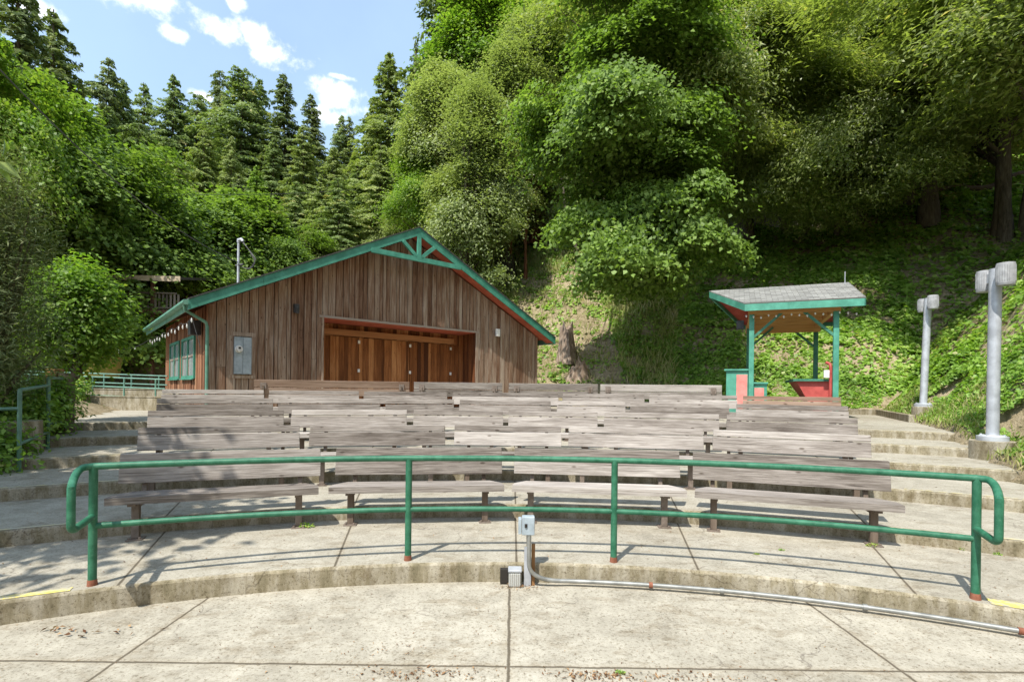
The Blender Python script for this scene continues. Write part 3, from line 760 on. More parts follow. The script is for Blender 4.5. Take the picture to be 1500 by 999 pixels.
# overhead wires
def wire(a, b, sag, name, label, r=.016):
    a, b = Vector(a), Vector(b); mb = MB()
    pts = [a.lerp(b, i/30)-Vector((0,0,sag*4*(i/30)*(1-i/30))) for i in range(31)]
    mb.tube([p-a for p in pts], r, 6); tag(mb.build(name, M_cable, None, True, loc=tuple(a)), label, 'cable')
mp = BM @ Vector((.94, 1.17, 0))
wire(pt(-40, 60, 9), Vector((mp.x, mp.y, ZP+4.5)), .5, 'overhead_wire', 'thin service wire sloping down from upper left to the roof mast', .012)
wire(pt(60, 278, 22), pt(520, 278, 40), .3, 'overhead_wire', 'thin wire crossing level in front of the trees behind the barn', .016)

# string lights along the barn eave
def string_lights():
    a = BM @ Vector((-.5,-.4,2.55)); b = BM @ Vector((-.5,8.4,2.55))
    t = empty('string_lights', tuple(a), 0, 'string of clear bulbs hanging along the side eave of the barn', 'lights')
    path = [a.lerp(b, i/26)-Vector((0,0,.10*abs(math.sin(i/26*math.pi*5)))) for i in range(27)]
    path = [BM @ Vector((-.3,-.45,1.75))]+path
    c = pt(120, 484, 17); path += [b.lerp(c, i/8)-Vector((0,0,.5*(i/8)*(1-i/8)*4)) for i in range(1, 9)]
    mb = MB(); mb.tube([p-a for p in path], .008, 6); mb.build('cord', M_cable, t, True)
    for i, p in enumerate(path[1:]):
        if i % 2: continue
        q = p-a; mb = MB(); mb.tube([(q.x,q.y,q.z-.03),(q.x,q.y,q.z-.06),(q.x,q.y,q.z-.11),(q.x,q.y,q.z-.15)], [.012,.02,.024,.006], 10); mb.build('bulb', M_bulb, t, True)
string_lights()

# ------------------------------------------------------------ kiosk
def kiosk():
    ex = Vector((.917,-.4,0)).normalized(); ang = math.atan2(ex.y, ex.x)
    t = empty('kiosk', (6.88, 15.2, ZP), ang, 'small open kiosk with grey shingled roof, green posts and salmon counters', 'kiosk')
    W, D, RX = 3.02, 4.8, 2.4; ze, zr = 3.40, 4.27; PR = 1.1
    # roof slopes, the left gable runs out to a prow
    fp = [(0,0,ze),(W,0,ze),(W,RX,zr),(-PR,RX,zr)]; bp = [(-PR,RX,zr),(W,RX,zr),(W,D,ze),(0,D,ze)]
    for q in (fp, bp):
        # local frame on the slope, for the shingle courses
        mb = MB(); mb.hexa([(x,y,z-.035) for x, y, z in q]+q); o = mb.build('roof', M_shingle, t)
    F_ = .20
    def fascia(a, b, nm='fascia'):
        mb = MB(); a = Vector(a); b = Vector(b); d = Vector((b.x-a.x, b.y-a.y, 0)).normalized(); nn = Vector((-d.y, d.x, 0))*.035
        z = Vector((0,0,-.036)); h = Vector((0,0,-F_-.036))
        mb.hexa([a+h, b+h, b+h+nn, a+h+nn, a+z, b+z, b+z+nn, a+z+nn]); mb.build(nm, M_kgreen, t)
    fascia(fp[0], fp[1]); fascia(fp[1], fp[2]); fascia(fp[2], bp[2]); fascia(bp[2], bp[3]); fascia(bp[3], fp[3]); fascia(fp[3], fp[0])
    mb = MB()
    for q in (fp, bp): mb.face([(x,y,z-.10) for x, y, z in q][::-1])
    mb.face([(.2,.4,ze-.09),(2.45,.4,ze-.09),(2.45,D-.5,ze-.09),(.2,D-.5,ze-.09)][::-1]) if False else None
    mb.build('soffit', M_kred, t)
    mb = MB()      # plywood ceiling between the posts
    for y0_, y1_, z0_, z1_ in ((.25, RX, 3.36-.0, 4.10), (RX, D-.3, 4.10, 3.36)):
        mb.hexa([(.2,y0_,z0_-.14),(2.6,y0_,z0_-.14),(2.6,y1_,z1_-.14),(.2,y1_,z1_-.14),(.2,y0_,z0_-.12),(2.6,y0_,z0_-.12),(2.6,y1_,z1_-.12),(.2,y1_,z1_-.12)])
    mb.build('ceiling', M_ply, t)
    PX = ((.205,.42),(2.39,.42),(.205,4.2),(2.39,4.45))
    for i, (x, y) in enumerate(PX):
        mb = MB(); mb.box(x-.07, x+.07, y-.07, y+.07, 0, 3.10); mb.build('post', M_kdark if i > 1 else M_kgreen, t, bevel=.008)
    mb = MB(); mb.box(.10, 2.50, .36, .48, 3.10, 3.26); mb.box(.10, 2.50, 4.18, 4.30, 2.92, 3.24); mb.box(.14, .26, .49, 4.17, 3.10, 3.26); mb.box(2.33, 2.45, .49, 4.17, 3.10, 3.26)
    for yy in (1.4, 2.4, 3.4): mb.box(.27, 2.32, yy-.03, yy+.03, 3.12, 3.22)
    mb.build('beam', M_ply, t)
    mb = MB()
    for (x, y), sx in ((PX[0],1),(PX[1],-1),(PX[2],1),(PX[3],-1)):
        mb.bar((x+sx*.06,y,2.42),(x+sx*.80,y,3.12), .07, .11, (0,1,0))
    mb.build('knee_brace', M_kdark, t)
    # counters: framed salmon panels
    def counter(x0, x1, y0, y1, h, nm, panels, cap=True):
        mb = MB(); mb.box(x0, x1, y0, y1, 0, h-.05); c = mb.build(nm, M_kgreen, t, bevel=.004)
        mb = MB(); mb.box(x0-.06, x1+.03, y0-.06, y1+.03, h-.049, h); mb.build('counter_top', M_kgreen, c, bevel=.004)
        for a, b in panels:
            mb = MB(); mb.box(a, b, y0-.012, y0-.002, .25, h-.17); mb.build('panel', M_pink, c)
    counter(-.49, .12, .44, 1.2, 1.46, 'counter', [(-.20,.10)])
    counter(.285, .64, .44, 1.0, 1.06, 'low_counter', [(.30,.56)])
    mb = MB()
    mb.hexa([(2.0,.75,0),(2.36,.75,0),(2.36,3.2,0),(2.2,3.2,0),(1.45,.75,1.10),(2.36,.75,1.10),(2.36,3.2,1.10),(1.45,3.2,1.10)]); c = mb.build('side_counter', M_kred, t)
    mb = MB(); mb.box(1.35, 2.36, .65, 3.3, 1.102, 1.17); mb.build('counter_top', M_kdark, c)
    mb = MB(); mb.tube([(2.30,.60,0),(2.30,.60,1.5),(2.28,.62,1.6),(2.2,.7,1.65)], .045, 10); mb.build('red_pipe', M_kred, t, True)
    mb = MB(); mb.box(2.12, 2.26, .52, .62, 1.2, 1.42); mb.build('outlet_box', M_white, t, bevel=.01)
    mb = MB(); mb.box(-.22, .0, 1.0, 1.3, 2.75, 3.02); mb.build('loudspeaker', M_black, t, bevel=.01)
    mb = MB(); mb.cyl(W-.15, RX-.3, zr-.15, zr+.28, .012, 8); mb.build('vent_rod', M_galv, t)
    for i in range(15):
        x = .05+i*.2; mb = MB(); z = 3.07-.03*(i % 3); mb.tube([(x,.25,z),(x,.25,z-.03),(x,.25,z-.07)], [.012,.028,.006], 8); mb.build('bulb', M_bulb, t, True)
kiosk()

# ------------------------------------------------------------ lamp posts
def lamp(u, Y, ztop, zpl, lean, lab, plw=.62, hw=.245):
    p = pt(u, 500, Y); zg = min(tz(p.x, p.y), zpl-.15)
    t = empty('street_lamp', (p.x, p.y, zg-.1), 0, lab, 'lamp', 'lamp posts beside the stairs')
    b = zpl-(zg-.1)
    mb = MB(); mb.cyl(0, 0, 0, b, plw/2, 28, plw/2*.97); mb.build('plinth', M_block, t, True, bevel=.01)
    mb = MB(); mb.cyl(0, 0, b, b+.075, .21, 28); mb.cyl(0, 0, b+.075, b+.095, .19, 28, .16)
    for k in range(4):
        a = k*math.pi/2+.4; mb.cyl(.16*math.cos(a), .16*math.sin(a), b+.07, b+.11, .015, 8)
    mb.build('collar', M_galv, t, True)
    top = ztop-(zg-.1)
    mb = MB(); mb.tube([(0,0,b+.09),(lean,0,top)], .086, 24); mb.build('pole', M_galv, t, True)
    for sx, dy, nm in ((-.09,-.27,'lamp_head'),(.10,.30,'lamp_head')):
        mb = MB(); z1 = top+.03; z0 = z1-.36
        cx, cy = lean+sx, dy
        mb.tube([(cx,cy,z0),(cx,cy,z0+.035),(cx,cy,z0+.036),(cx,cy,z1-.03),(cx,cy,z1)], [hw/2*.93,hw/2,hw/2*.97,hw/2,hw/2*.96], 26)
        for k in range(26):
            a = k*2*math.pi/26; mb.bar((cx+hw/2*math.cos(a), cy+hw/2*math.sin(a), z0+.06), (cx+hw/2*math.cos(a), cy+hw/2*math.sin(a), z1-.04), .006, .006)
        h = mb.build(nm, M_lampw, t, True)
        mb = MB(); mb.bar((lean,0,z1-.16), (cx,cy,z1-.16), .06, .16); mb.build('arm', M_galv, h)
lamp(1455.5, 8.6, 3.66, .78, .02, 'tall grey lamp post on a round concrete plinth, nearer to the railing')
lamp(1353.5, 14.0, 4.16, 1.20, .10, 'slightly leaning grey lamp post farther up, beside the top landing', .52)

# ------------------------------------------------------------ outlet post, conduit, glass light
def outlet():
    t = empty('outlet_post', (.155, 4.50, -.172), 0, 'short post with grey weatherproof outlet box standing at the kerb', 'outlet')
    mb = MB(); mb.box(-.03, .03, -.02, .0, 0, .34); mb.build('steel_strap', M_galv, t)
    mb = MB(); mb.box(.035, .065, .0, .03, .0, .36, .6); mb.build('wooden_stake', M_post, t)
    mb = MB(); mb.tube([(0,-.04,.36),(0,-.04,.47)], .014, 10); mb.build('riser_pipe', M_conduit, t, True)
    mb = MB(); mb.box(-.055, .055, -.08, 0, .46, .62); b = mb.build('outlet_box', M_box, t, bevel=.008)
    mb = MB(); mb.box(-.085, -.058, -.085, .01, .47, .60); mb.build('cover', M_box, b, bevel=.004)
    mb = MB(); mb.cyl(-.02, -.081, .53, .56, .012, 8); mb.build('knockout', M_dark, b)
outlet()
def conduit():
    O = Vector((.16, 4.46, -.172)); rr = R1-.075; mb = MB(); z = -.125
    a0 = math.atan2(.16-CX, 4.46-CY)+.045
    P = lambda a, z: Vector((CX+rr*math.sin(a), CY+rr*math.cos(a), z))
    q = P(a0, z)
    pts = [Vector((.165,4.445,.29)), Vector((.165,4.445,.10))]+[Vector(b) for b in bez((.165,4.445,.04), (.165,4.46,z), tuple(q), 10)]+[P(a0+.01*i, z) for i in range(1, 75)]
    t = empty('conduit', tuple(O), 0, 'grey metal conduit pipe running along the foot of the kerb to the right', 'pipe')
    mb.tube([p-O for p in pts], .0185, 12); mb.build('pipe', M_conduit, t, True)
    for a in (.09, .165, .30, .42, .56):
        m = MB(); m.tube([P(a0+a,z)-O, P(a0+a+.004,z)-O], .025, 10); m.build('pipe_clamp', M_rust if a in (.09,.42) else M_conduit, t, True)
conduit()
def glasslight():
    t = empty('kerb_light', (.045, 4.50, -.172), 0, 'small ribbed glass light fixture set against the kerb beside the outlet post', 'light')
    mb = MB(); mb.box(-.055, .055, -.06, .04, .0, .13); mb.build('glass_block', M_glass2, t, bevel=.015)
    mb = MB(); mb.box(-.06, .06, -.065, .045, .131, .155); mb.build('cap', M_galv, t, bevel=.008)
    mb = MB(); mb.box(-.13, -.062, .01, .07, .01, .13); mb.build('socket', M_dark, t)
M_glass2, nt, N, L, B = newmat('ribbed_glass')
tc = N.new('ShaderNodeTexCoord'); wv = N.new('ShaderNodeTexWave'); wv.inputs['Scale'].default_value = 18; L.new(tc.outputs['Object'], wv.inputs['Vector'])
B.inputs['Base Color'].default_value = (.62,.62,.58,1); B.inputs['Roughness'].default_value = .12; B.inputs['Transmission Weight'].default_value = .4; bump(N, L, wv.outputs['Fac'], .6, .01, B)
glasslight()

# ------------------------------------------------------------ left rails, ramp and back house
def left_rail():
    P0 = Vector((-6.92, 7.2, 2*RZ)); P1 = Vector((-7.65, 8.45, 3*RZ)); P2 = Vector((-8.62, 9.95, 4*RZ)); Pm = Vector((-7.75, 6.6, 2*RZ-.1))
    t = empty('railing', tuple(P0), 0, 'pale green stair handrail at far left beside the shrubs', 'railing')
    up = Vector((0,0,1)); h0, h1, h2 = 1.14, 1.17, 1.02
    A = lambda p, z: tuple(p+up*z-P0)
    for p, h in ((P0,h0),(P1,h1),(P2,h2)):
        mb = MB(); mb.tube([A(p,-.03), A(p,h)], .027, 12); mb.build('post', M_green_old, t, True)
    mb = MB(); mb.tube([A(P0,h0-.0), A(P1,h0-.09)], .024, 12); mb.tube([A(P1,h1), A(P2,h2)], .024, 12); mb.build('top_rail', M_green_old, t, True)
    mb = MB(); mb.tube([A(P0,.38), A(P1,.28)], .022, 12); mb.tube([A(P1,.42), A(P2,.20)], .022, 12); mb.build('lower_rail', M_green_old, t, True)
    mb = MB(); mb.tube([A(P0,.88), A(Pm,.95), A(Pm+Vector((-3,-1.8,0)),.95)], .024, 12); mb.build('side_rail', M_green_old, t, True)
left_rail()
def ramp_wall(name, u0, v0, u1, v1, Y0, Y1, ztop, zbot, lab):
    a, b = pt(u0, v0, Y0), pt(u1, v1, Y1)
    d = (b-a); d.z = 0; Ln = d.length; ang = math.atan2(d.y, d.x)
    t = empty(name, (a.x, a.y, zbot), ang, lab, 'wall')
    mb = MB(); mb.box(0, Ln, 0, .18, 0, ztop-zbot); mb.build('wall_body', M_block, t, bevel=.01)
    mb = MB(); mb.box(-.01, Ln+.01, -.015, .195, ztop-zbot+.001, ztop-zbot+.03); mb.build('wall_cap', M_block, t)
    return t
ramp_wall('retaining_wall', 60, 600, 262, 600, 15.2, 15.2, 1.17, .7, 'low grey concrete wall in front of the access ramp left of the barn')
ramp_wall('retaining_wall', 40, 590, 262, 590, 16.6, 16.6, 1.38, .9, 'second concrete wall of the access ramp, behind the lower one')
def ramp_rail(u0, u1, Y, vt0, vt1, hs, n, lab, mat=M_green_old):
    a, b = pt(u0, vt0, Y), pt(u1, vt1, Y)
    t = empty('railing', (a.x, a.y, 0), 0, lab, 'railing')
    O = Vector((a.x, a.y, 0))
    for dz in hs:
        mb = MB(); mb.tube([a-O-Vector((0,0,dz)), b-O-Vector((0,0,dz))], .024, 8); mb.build('rail', mat, t, True)
    for i in range(n):
        p = a.lerp(b, (i+.3)/(n-.4)) if n > 1 else a
        mb = MB(); mb.tube([(p.x-O.x, p.y-O.y, p.z), (p.x-O.x, p.y-O.y, p.z-hs[-1]-.25)], .024, 8); mb.build('post', mat, t, True)
ramp_rail(30, 242, 15.4, 548, 556, (0,.28,.56), 5, 'green pipe railing on top of the front ramp wall left of the barn')
ramp_rail(20, 245, 17.2, 543, 551, (0,.3,.6), 6, 'green pipe railing along the rear of the access ramp')
def house():
    a = pt(60, 560, 25); t = empty('house', (a.x, a.y, ZP-.35), math.radians(4), 'tan sided house with raised deck in the shade of the trees left of the barn', 'house')
    W = 6.6
    mb = MB(); x = 0
    while x < W:
        mb.box(x, x+.395, 0, .03, .7, 4.4, random.random()); x += .4
    mb.box(0, W, .031, .06, .7, 4.4); mb.build('wall', M_tan, t)
    mb = MB(); mb.box(0, W, 5.0, 5.05, 0, 7); mb.build('rear_wall', M_tan, t)
    mb = MB(); mb.box(-.5, W+.6, -1.6, 5, 4.42, 4.60); mb.build('deck', M_brownp, t)
    mb = MB(); mb.box(-.5, W+.6, -1.62, -1.56, 5.36, 5.42); mb.box(-.5, W+.6, -1.62, -1.56, 4.68, 4.73)
    x = -.45
    while x < W+.6: mb.box(x, x+.09, -1.55, -1.53, 4.62, 5.35, random.random()); x += .17
    mb.build('deck_railing', M_fence, t)
    mb = MB(); mb.box(0, W, 1.2, 1.26, 4.6, 7.0); mb.build('upper_wall', M_brownp, t)
    mb = MB()
    mb.hexa([(-1,-2.0,5.95),(W+1,-2.0,5.95),(W+1,5.5,7.4),(-1,5.5,7.4),(-1,-2.0,6.08),(W+1,-2.0,6.08),(W+1,5.5,7.53),(-1,5.5,7.53)]); mb.build('roof', M_roofdark, t)
    mb = MB(); mb.box(-1, W+1, -2.06, -2.01, 5.86, 6.10); mb.build('fascia', M_roofbeam, t)
    for i, xx in enumerate((.6, 3.2, 6.0)):
        mb = MB(); mb.box(xx, xx+.14, -1.55, -1.41, 0, 5.9); mb.build('post', M_brownp, t)
    mb = MB(); mb.box(0, W, -.4, -.3, .05, .68); mb.build('skirt', M_brownp, t)
    mb = MB(); mb.box(-.3, W+.4, -1.2, -1.12, 1.5, 1.62); mb.build('cross_rail', M_brownp, t)
house()
def house2():
    a = pt(205, 440, 33); t = empty('house', (a.x, a.y, ZP), math.radians(-12), 'small brown gabled house half hidden between the trees and the barn roof', 'house')
    mb = MB(); mb.box(0, 6, 0, 5, 0, 6.6); mb.build('wall', M_brownp, t)
    mb = MB(); mb.hexa([(-.6,-.7,6.3),(3,-.7,8.0),(3,5.6,8.0),(-.6,5.6,6.3),(-.6,-.7,6.5),(3,-.7,8.2),(3,5.6,8.2),(-.6,5.6,6.5)]); mb.hexa([(3.005,-.7,8.0),(6.6,-.7,6.3),(6.6,5.6,6.3),(3.005,5.6,8.0),(3.005,-.7,8.2),(6.6,-.7,6.5),(6.6,5.6,6.5),(3.005,5.6,8.2)]); mb.build('roof', M_roofbeam, t)
    mb = MB(); mb.box(2.2, 3.4, -.03, -.002, 4.6, 5.8); mb.build('window', M_glassy, t)
house2()
def tub():
    p = pt(150, 530, 20); mb = MB(); mb.tube([(0,0,0),(0,0,.05),(0,0,.75),(0,0,.8)], [.5,.55,.62,.66], 18)
    tag(mb.build('planter_tub', M_yellowtub, None, True, loc=(p.x, p.y, tz(p.x,p.y)+.55)), 'olive yellow tub on a stand in the shade below the house', 'tub')
tub()
def woodpost():
    p = pt(80, 560, 9.6); t = empty('timber_post', (p.x, p.y, .5), 0, 'squat brown timber post carrying the bright vine at left', 'post')
    mb = MB(); mb.box(-.10, .10, -.10, .10, 0, 1.32); mb.build('shaft', M_post, t, bevel=.01)
    mb = MB(); mb.box(.12, .15, -.02, .02, 0, 1.2); mb.box(.16, .30, -.10, .10, .1, 1.25); mb.build('side_board', M_legwood, t)
woodpost()
p = pt(27, 640, 7.9); mb = MB(); mb.cyl(0, 0, -.3, .42, .30, 20, .28)
tag(mb.build('plinth', M_block, None, True, loc=(p.x, p.y, .55)), 'round mossy concrete plinth beneath the shrub at far left', 'plinth')

# ------------------------------------------------------------ fences and stumps on the hill
def fence(u0, v0, u1, v1, h, lab, mat=M_fence, rail=False, y0=12):
    a, b = hit(u0, v0, y0), hit(u1, v1, y0); d = b-a; L_ = math.hypot(d.x, d.y); ang = math.atan2(d.y, d.x)
    t = empty('fence', tuple(a), ang, lab, 'fence'); n = max(2, int(L_/2.2)); bw = .17
    hz = lambda x: tz(a.x+math.cos(ang)*x, a.y+math.sin(ang)*x)-a.z
    if not rail:
        mb = MB(); x = 0
        while x < L_:
            z = hz(x); mb.box(x, x+bw-.012, 0, .02, z-.3, z+h*random.uniform(.93,1.05), random.random()); x += bw
        mb.build('board_panel', mat, t)
    for k in range(n+1):
        x = L_*k/n; z = hz(x); mb = MB(); mb.box(x-.06, x+.06, .03, .15, z-.4, z+h+.08, .4); mb.build('post', mat, t)
    mb = MB()
    for f in (.25, .8) if not rail else (.45, .95):
        for k in range(n): mb.bar((L_*k/n,.06,hz(L_*k/n)+h*f),(L_*(k+1)/n,.06,hz(L_*(k+1)/n)+h*f), .05, .1)
    mb.build('rail', mat, t)
fence(725, 330, 905, 340, 1.7, 'grey board fence high on the hill behind the red stumps')
fence(1010, 350, 1190, 335, 1.8, 'shaded grey board fence among the trunks under the right hand trees')
fence(1060, 262, 1180, 240, 1.2, 'brown rail fence glimpsed uphill between the dark trunks', M_post, True)
fence(1330, 215, 1420, 210, 1.8, 'reddish fence glimpsed high up between the leaves at upper right', M_post)
def stump(u, v, h, r, mat, lab, seed=0, lean=(0,0), jag=.3):
    p = hit(u, v, 14); rs = random.Random(seed); mb = MB(); seg = 22; rows = 8
    ph = [rs.uniform(0, 6.28) for _ in range(4)]
    V = []
    for i in range(rows+1):
        f = i/rows
        for k in range(seg):
            a = 2*math.pi*k/seg
            rad = r*(1.25-.45*f+ .35*(1-f)**3)*(1+.16*math.sin(3*a+ph[0])+.10*math.sin(7*a+ph[1])+.05*rs.random())
            z = h*f*(1+(jag*(math.sin(2*a+ph[2])*.6+math.sin(5*a+ph[3])*.4+rs.uniform(-.25,.25)) if i == rows else 0))-.25*(1-f)
            V.append((rad*math.cos(a)+lean[0]*f, rad*math.sin(a)*.9+lean[1]*f, z))
    mb.v = V
    for i in range(rows):
        for k in range(seg):
            k2 = (k+1) % seg; mb.f.append((i*seg+k, i*seg+k2, (i+1)*seg+k2, (i+1)*seg+k)); mb.t.append(.5)
    mb.v.append((lean[0], lean[1], h*.6)); c = len(mb.v)-1
    for k in range(seg): mb.f.append((rows*seg+k, rows*seg+(k+1) % seg, c)); mb.t.append(.5)
    tag(mb.build('tree_stump', mat, None, True, loc=tuple(p)), lab, 'stump')
stump(738, 418, 2.4, .62, B_char, 'large charred tree stump just above the right roof slope of the barn', 1)
stump(832, 528, 1.75, .36, B_bleach, 'pale split jagged stump low on the hill right of the barn', 2, (-.1,0), .22)
stump(783, 356, 1.9, .45, B_red, 'reddish broken stump below the fence, left one of the pair', 3, (.2,0), .4)
stump(806, 352, 2.5, .5, B_red, 'leaning reddish root stump below the fence, right one of the pair', 4, (-1.0,0), .35)
stump(845, 560, .9, .4, B_bleach, 'short pale broken root stub low on the hill near the rear benches', 5, (.15,0), .5)
p = hit(1215, 320, 14); mb = MB(); mb.tube([(0,0,.15),(1.6,.3,.35),(3.4,.4,.3),(4.4,.5,.5)], [.26,.2,.15,.08], 10)
tag(mb.build('fallen_log', B_bleach, None, True, loc=tuple(p)), 'bare fallen log lying on the sunlit patch under the right hand trees', 'log')
a, b = hit(1135, 330, 14), hit(1500, 262, 14)
mb = MB(); n_ = 24
mb.tube([Vector((a.x+(b.x-a.x)*i/n_, a.y+(b.y-a.y)*i/n_, tz(a.x+(b.x-a.x)*i/n_, a.y+(b.y-a.y)*i/n_)+.25))-a for i in range(n_+1)], .17, 8)
tag(mb.build('timber_edging', M_legwood, None, loc=tuple(a)), 'long dull timber running up the shaded slope at right', 'timber')

# ------------------------------------------------------------ foliage
def unit(v): return v/np.maximum(np.linalg.norm(v, axis=-1, keepdims=True), 1e-9)
def leafmesh(name, C, Nn, Ddir, ln, wd, tone, mat, fold=.15):
    n = len(C); D = unit(Ddir-np.sum(Ddir*Nn, -1, keepdims=True)*Nn); S = np.cross(Nn, D)
    ln = np.broadcast_to(ln, (n,))[:, None]; wd = np.broadcast_to(wd, (n,))[:, None]
    a = C-D*ln*.5; b = C+S*wd*.5-D*ln*.08+Nn*wd*fold; c = C+D*ln*.5-Nn*ln*.12; d = C-S*wd*.5-D*ln*.08+Nn*wd*fold
    V = np.stack([a, b, c, d], 1).reshape(-1, 3); Fc = np.arange(n*4).reshape(n, 4)
    return npmesh(name, V, Fc, mat, tone)
def tubes_mesh(name, limbs, mat):
    mb = MB()
    for pts, r in limbs: mb.tube(pts, r, 8, .5, False)
    me = bpy.data.meshes.new(name); me.from_pydata(mb.v, [], mb.f); me.update(); me.materials.append(mat)
    me.polygons.foreach_set('use_smooth', [True]*len(me.polygons)); return me

def blobs(g, nclump, rx, rz, nb=8, squash=.75):
    # clump centres along drooping boughs of uneven reach, so the crown is layered with gaps between
    nb = int(max(22, nb*3.4)); t = g.uniform(-.95, .97, nb); az = g.uniform(0, 2*math.pi, nb)
    L = rx*np.sqrt(np.clip(1-(t*.9)**2, .06, 1))*g.choice([.62,.8,1.0,1.12,1.32], nb)*g.uniform(.88,1.12,nb)
    rise = g.uniform(.05, .55, nb); drp = g.uniform(.25, .75, nb)
    j = g.choice(nb, nclump, p=L/np.sum(L)); u = g.uniform(.12, 1, nclump)**.62
    Lj = L[j]; a = az[j]; lat = g.normal(0, .19, nclump)*Lj*(1.15-.55*u)
    x = np.cos(a)*Lj*u-np.sin(a)*lat; y = np.sin(a)*Lj*u+np.cos(a)*lat
    z = t[j]*rz+rise[j]*u*Lj-drp[j]*u*u*Lj-np.abs(lat)*.25+g.normal(0, .10, nclump)*Lj*.8
    return np.stack([x, y, z], -1)
def broadleaf(seed, H, cr, cb, nclump, per, ll, lw, mat, bark, rc=.75, layered=.5, shape=1.0, tr=.28, lean=0, droop=.35):
    """H height, cr crown radius, cb crown bottom; returns (trunk mesh, crown mesh)"""
    g = np.random.default_rng(seed)
    cz = (H+cb)/2; rz = (H-cb)/2
    C = blobs(g, nclump, cr, rz, nb=max(7, int(rz*1.9)))
    C[:,2] = np.clip(C[:,2], -rz*.95, rz*.95)+cz
    tp = np.clip((C[:,2]-cb)/(H-cb), 0, 1)
    k = (1-.35*shape*tp); C[:,:2] *= k[:,None]
    rcs = rc*1.15*g.uniform(.45, 1.6, nclump)
    idx = np.repeat(np.arange(nclump), per)
    off = g.normal(size=(len(idx), 3)); off = off/np.maximum(1, np.linalg.norm(off, axis=1, keepdims=True)/2.4)
    off *= rcs[idx][:,None]*np.array([1, 1, layered])
    # sprays droop at their rims
    off[:,2] -= droop*(off[:,0]**2+off[:,1]**2)/np.maximum(rcs[idx], .1)*.5
    P = C[idx]+off
    out = unit(P-np.array([0, 0, cz-rz*.3]))
    Nn = unit(out*.55+np.array([0, 0, .75])+g.normal(size=P.shape)*.42)
    D = unit(out*np.array([1,1,.2])+g.normal(size=P.shape)*.55+np.array([0,0,-.35]))
    ct = g.normal(.5, .11, nclump)
    tone = np.clip(ct[idx]+g.normal(0, .14, len(idx)), 0, 1)
    crown = leafmesh('crown', P, Nn, D, ll*g.uniform(.7, 1.3, len(idx)), lw*g.uniform(.7, 1.3, len(idx)), tone, mat)
    limbs = []; bend = g.normal(0, .25, 2)
    tk = [(bend[0]*math.sin(i/8*2.5)+lean*i/8, bend[1]*math.sin(i/8*2.0), (H*.86)*i/8) for i in range(9)]
    limbs.append((tk, [tr*(1.35 if i == 0 else 1)*(1-.85*i/8) for i in range(9)]))
    for i in g.choice(nclump, min(nclump, 55), replace=False):
        e = C[i]; z0 = max(cb*.55, min(e[2]-.5, H*.8)*g.uniform(.5, .85)); f = min(1, z0/(H*.86))
        s = Vector((bend[0]*math.sin(f*2.5)+lean*f, bend[1]*math.sin(f*2.0), z0)); e = Vector(e)
        m = s.lerp(e, .5)+Vector((0,0,.12*(e-s).length)); r0 = tr*.38*(1-.6*f)
        limbs.append(([s, s.lerp(m,.5), m, m.lerp(e,.5), e], [r0, r0*.8, r0*.55, r0*.35, r0*.15]))
    return tubes_mesh('trunk', limbs, bark), crown

def conifer(seed, H, R, cb, mat, bark, levels=46, per=7, blades=34, bl=.55, bw=.16, ragged=.35, power=.8, droop=.25, tr=.3):
    g = np.random.default_rng(seed); Cs = []; Ns = []; Ds = []; Ls = []; Ts = []; limbs = [([(0,0,H*i/8) for i in range(9)], [tr*(1-.93*i/8)+.01 for i in range(9)])]
    for lv in range(levels):
        f0 = (lv+g.uniform(-.3,.3))/levels
        for k in range(max(3, int(per*(1-.35*f0)))):
            f = min(max(f0+g.uniform(-.03,.03), 0), .985); z = cb+(H-cb)*f; base = R*(1-f)**power*(.55+.45*min(1, f*6+.35))*(1+.22*math.sin(f*17+seed)+.15*math.sin(f*41+seed*2))
            az = g.uniform(0, 2*math.pi); Lb = base*g.uniform(1-ragged*1.3, 1+ragged*.6)+.25
            if g.random() < .07: continue
            d = np.array([math.cos(az), math.sin(az), 0]); rise = g.uniform(-.1,.25) if f > .55 else g.uniform(-.25,.05)
            nb = max(6, int(blades*Lb/R*g.uniform(.8,1.2))); t = g.uniform(.12, 1, nb)**.8
            side = np.array([-d[1], d[0], 0]); sp = g.normal(0, 1, nb)*.20*Lb*(1-t*.65)
            P = d*(t*Lb)[:,None]+side*sp[:,None]; P[:,2] = z+rise*t*Lb-droop*Lb*t*t+g.normal(0,.07,nb)-np.abs(sp)*.25
            Dd = d*.8+side*np.sign(sp)[:,None]*.8+g.normal(0,.25,(nb,3)); Dd[:,2] -= .35
            Nn = unit(np.array([0,0,.8])+d*.75+g.normal(0,.5,(nb,3)))
            Cs.append(P); Ns.append(Nn); Ds.append(unit(Dd)); Ls.append(bl*g.uniform(.6,1.3,nb)*(.6+.4*(1-f)))
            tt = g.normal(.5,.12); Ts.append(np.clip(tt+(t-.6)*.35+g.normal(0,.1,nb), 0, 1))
            if lv % 3 == 0 and k < 3:
                limbs.append(([(0,0,z), tuple(np.array([0,0,z])+d*Lb*.5+np.array([0,0,(rise*.5-droop*.25)*Lb])), tuple(np.array([0,0,z])+d*Lb*.85+np.array([0,0,(rise*.85-droop*.72)*Lb]))], [.05,.035,.01]))
    C = np.concatenate(Cs); Nn = np.concatenate(Ns); D = np.concatenate(Ds); Lx = np.concatenate(Ls); T = np.concatenate(Ts)
    return tubes_mesh('trunk', limbs, bark), leafmesh('crown', C, Nn, D, Lx, bw*g.uniform(.7,1.4,len(C)), T, mat, .1)

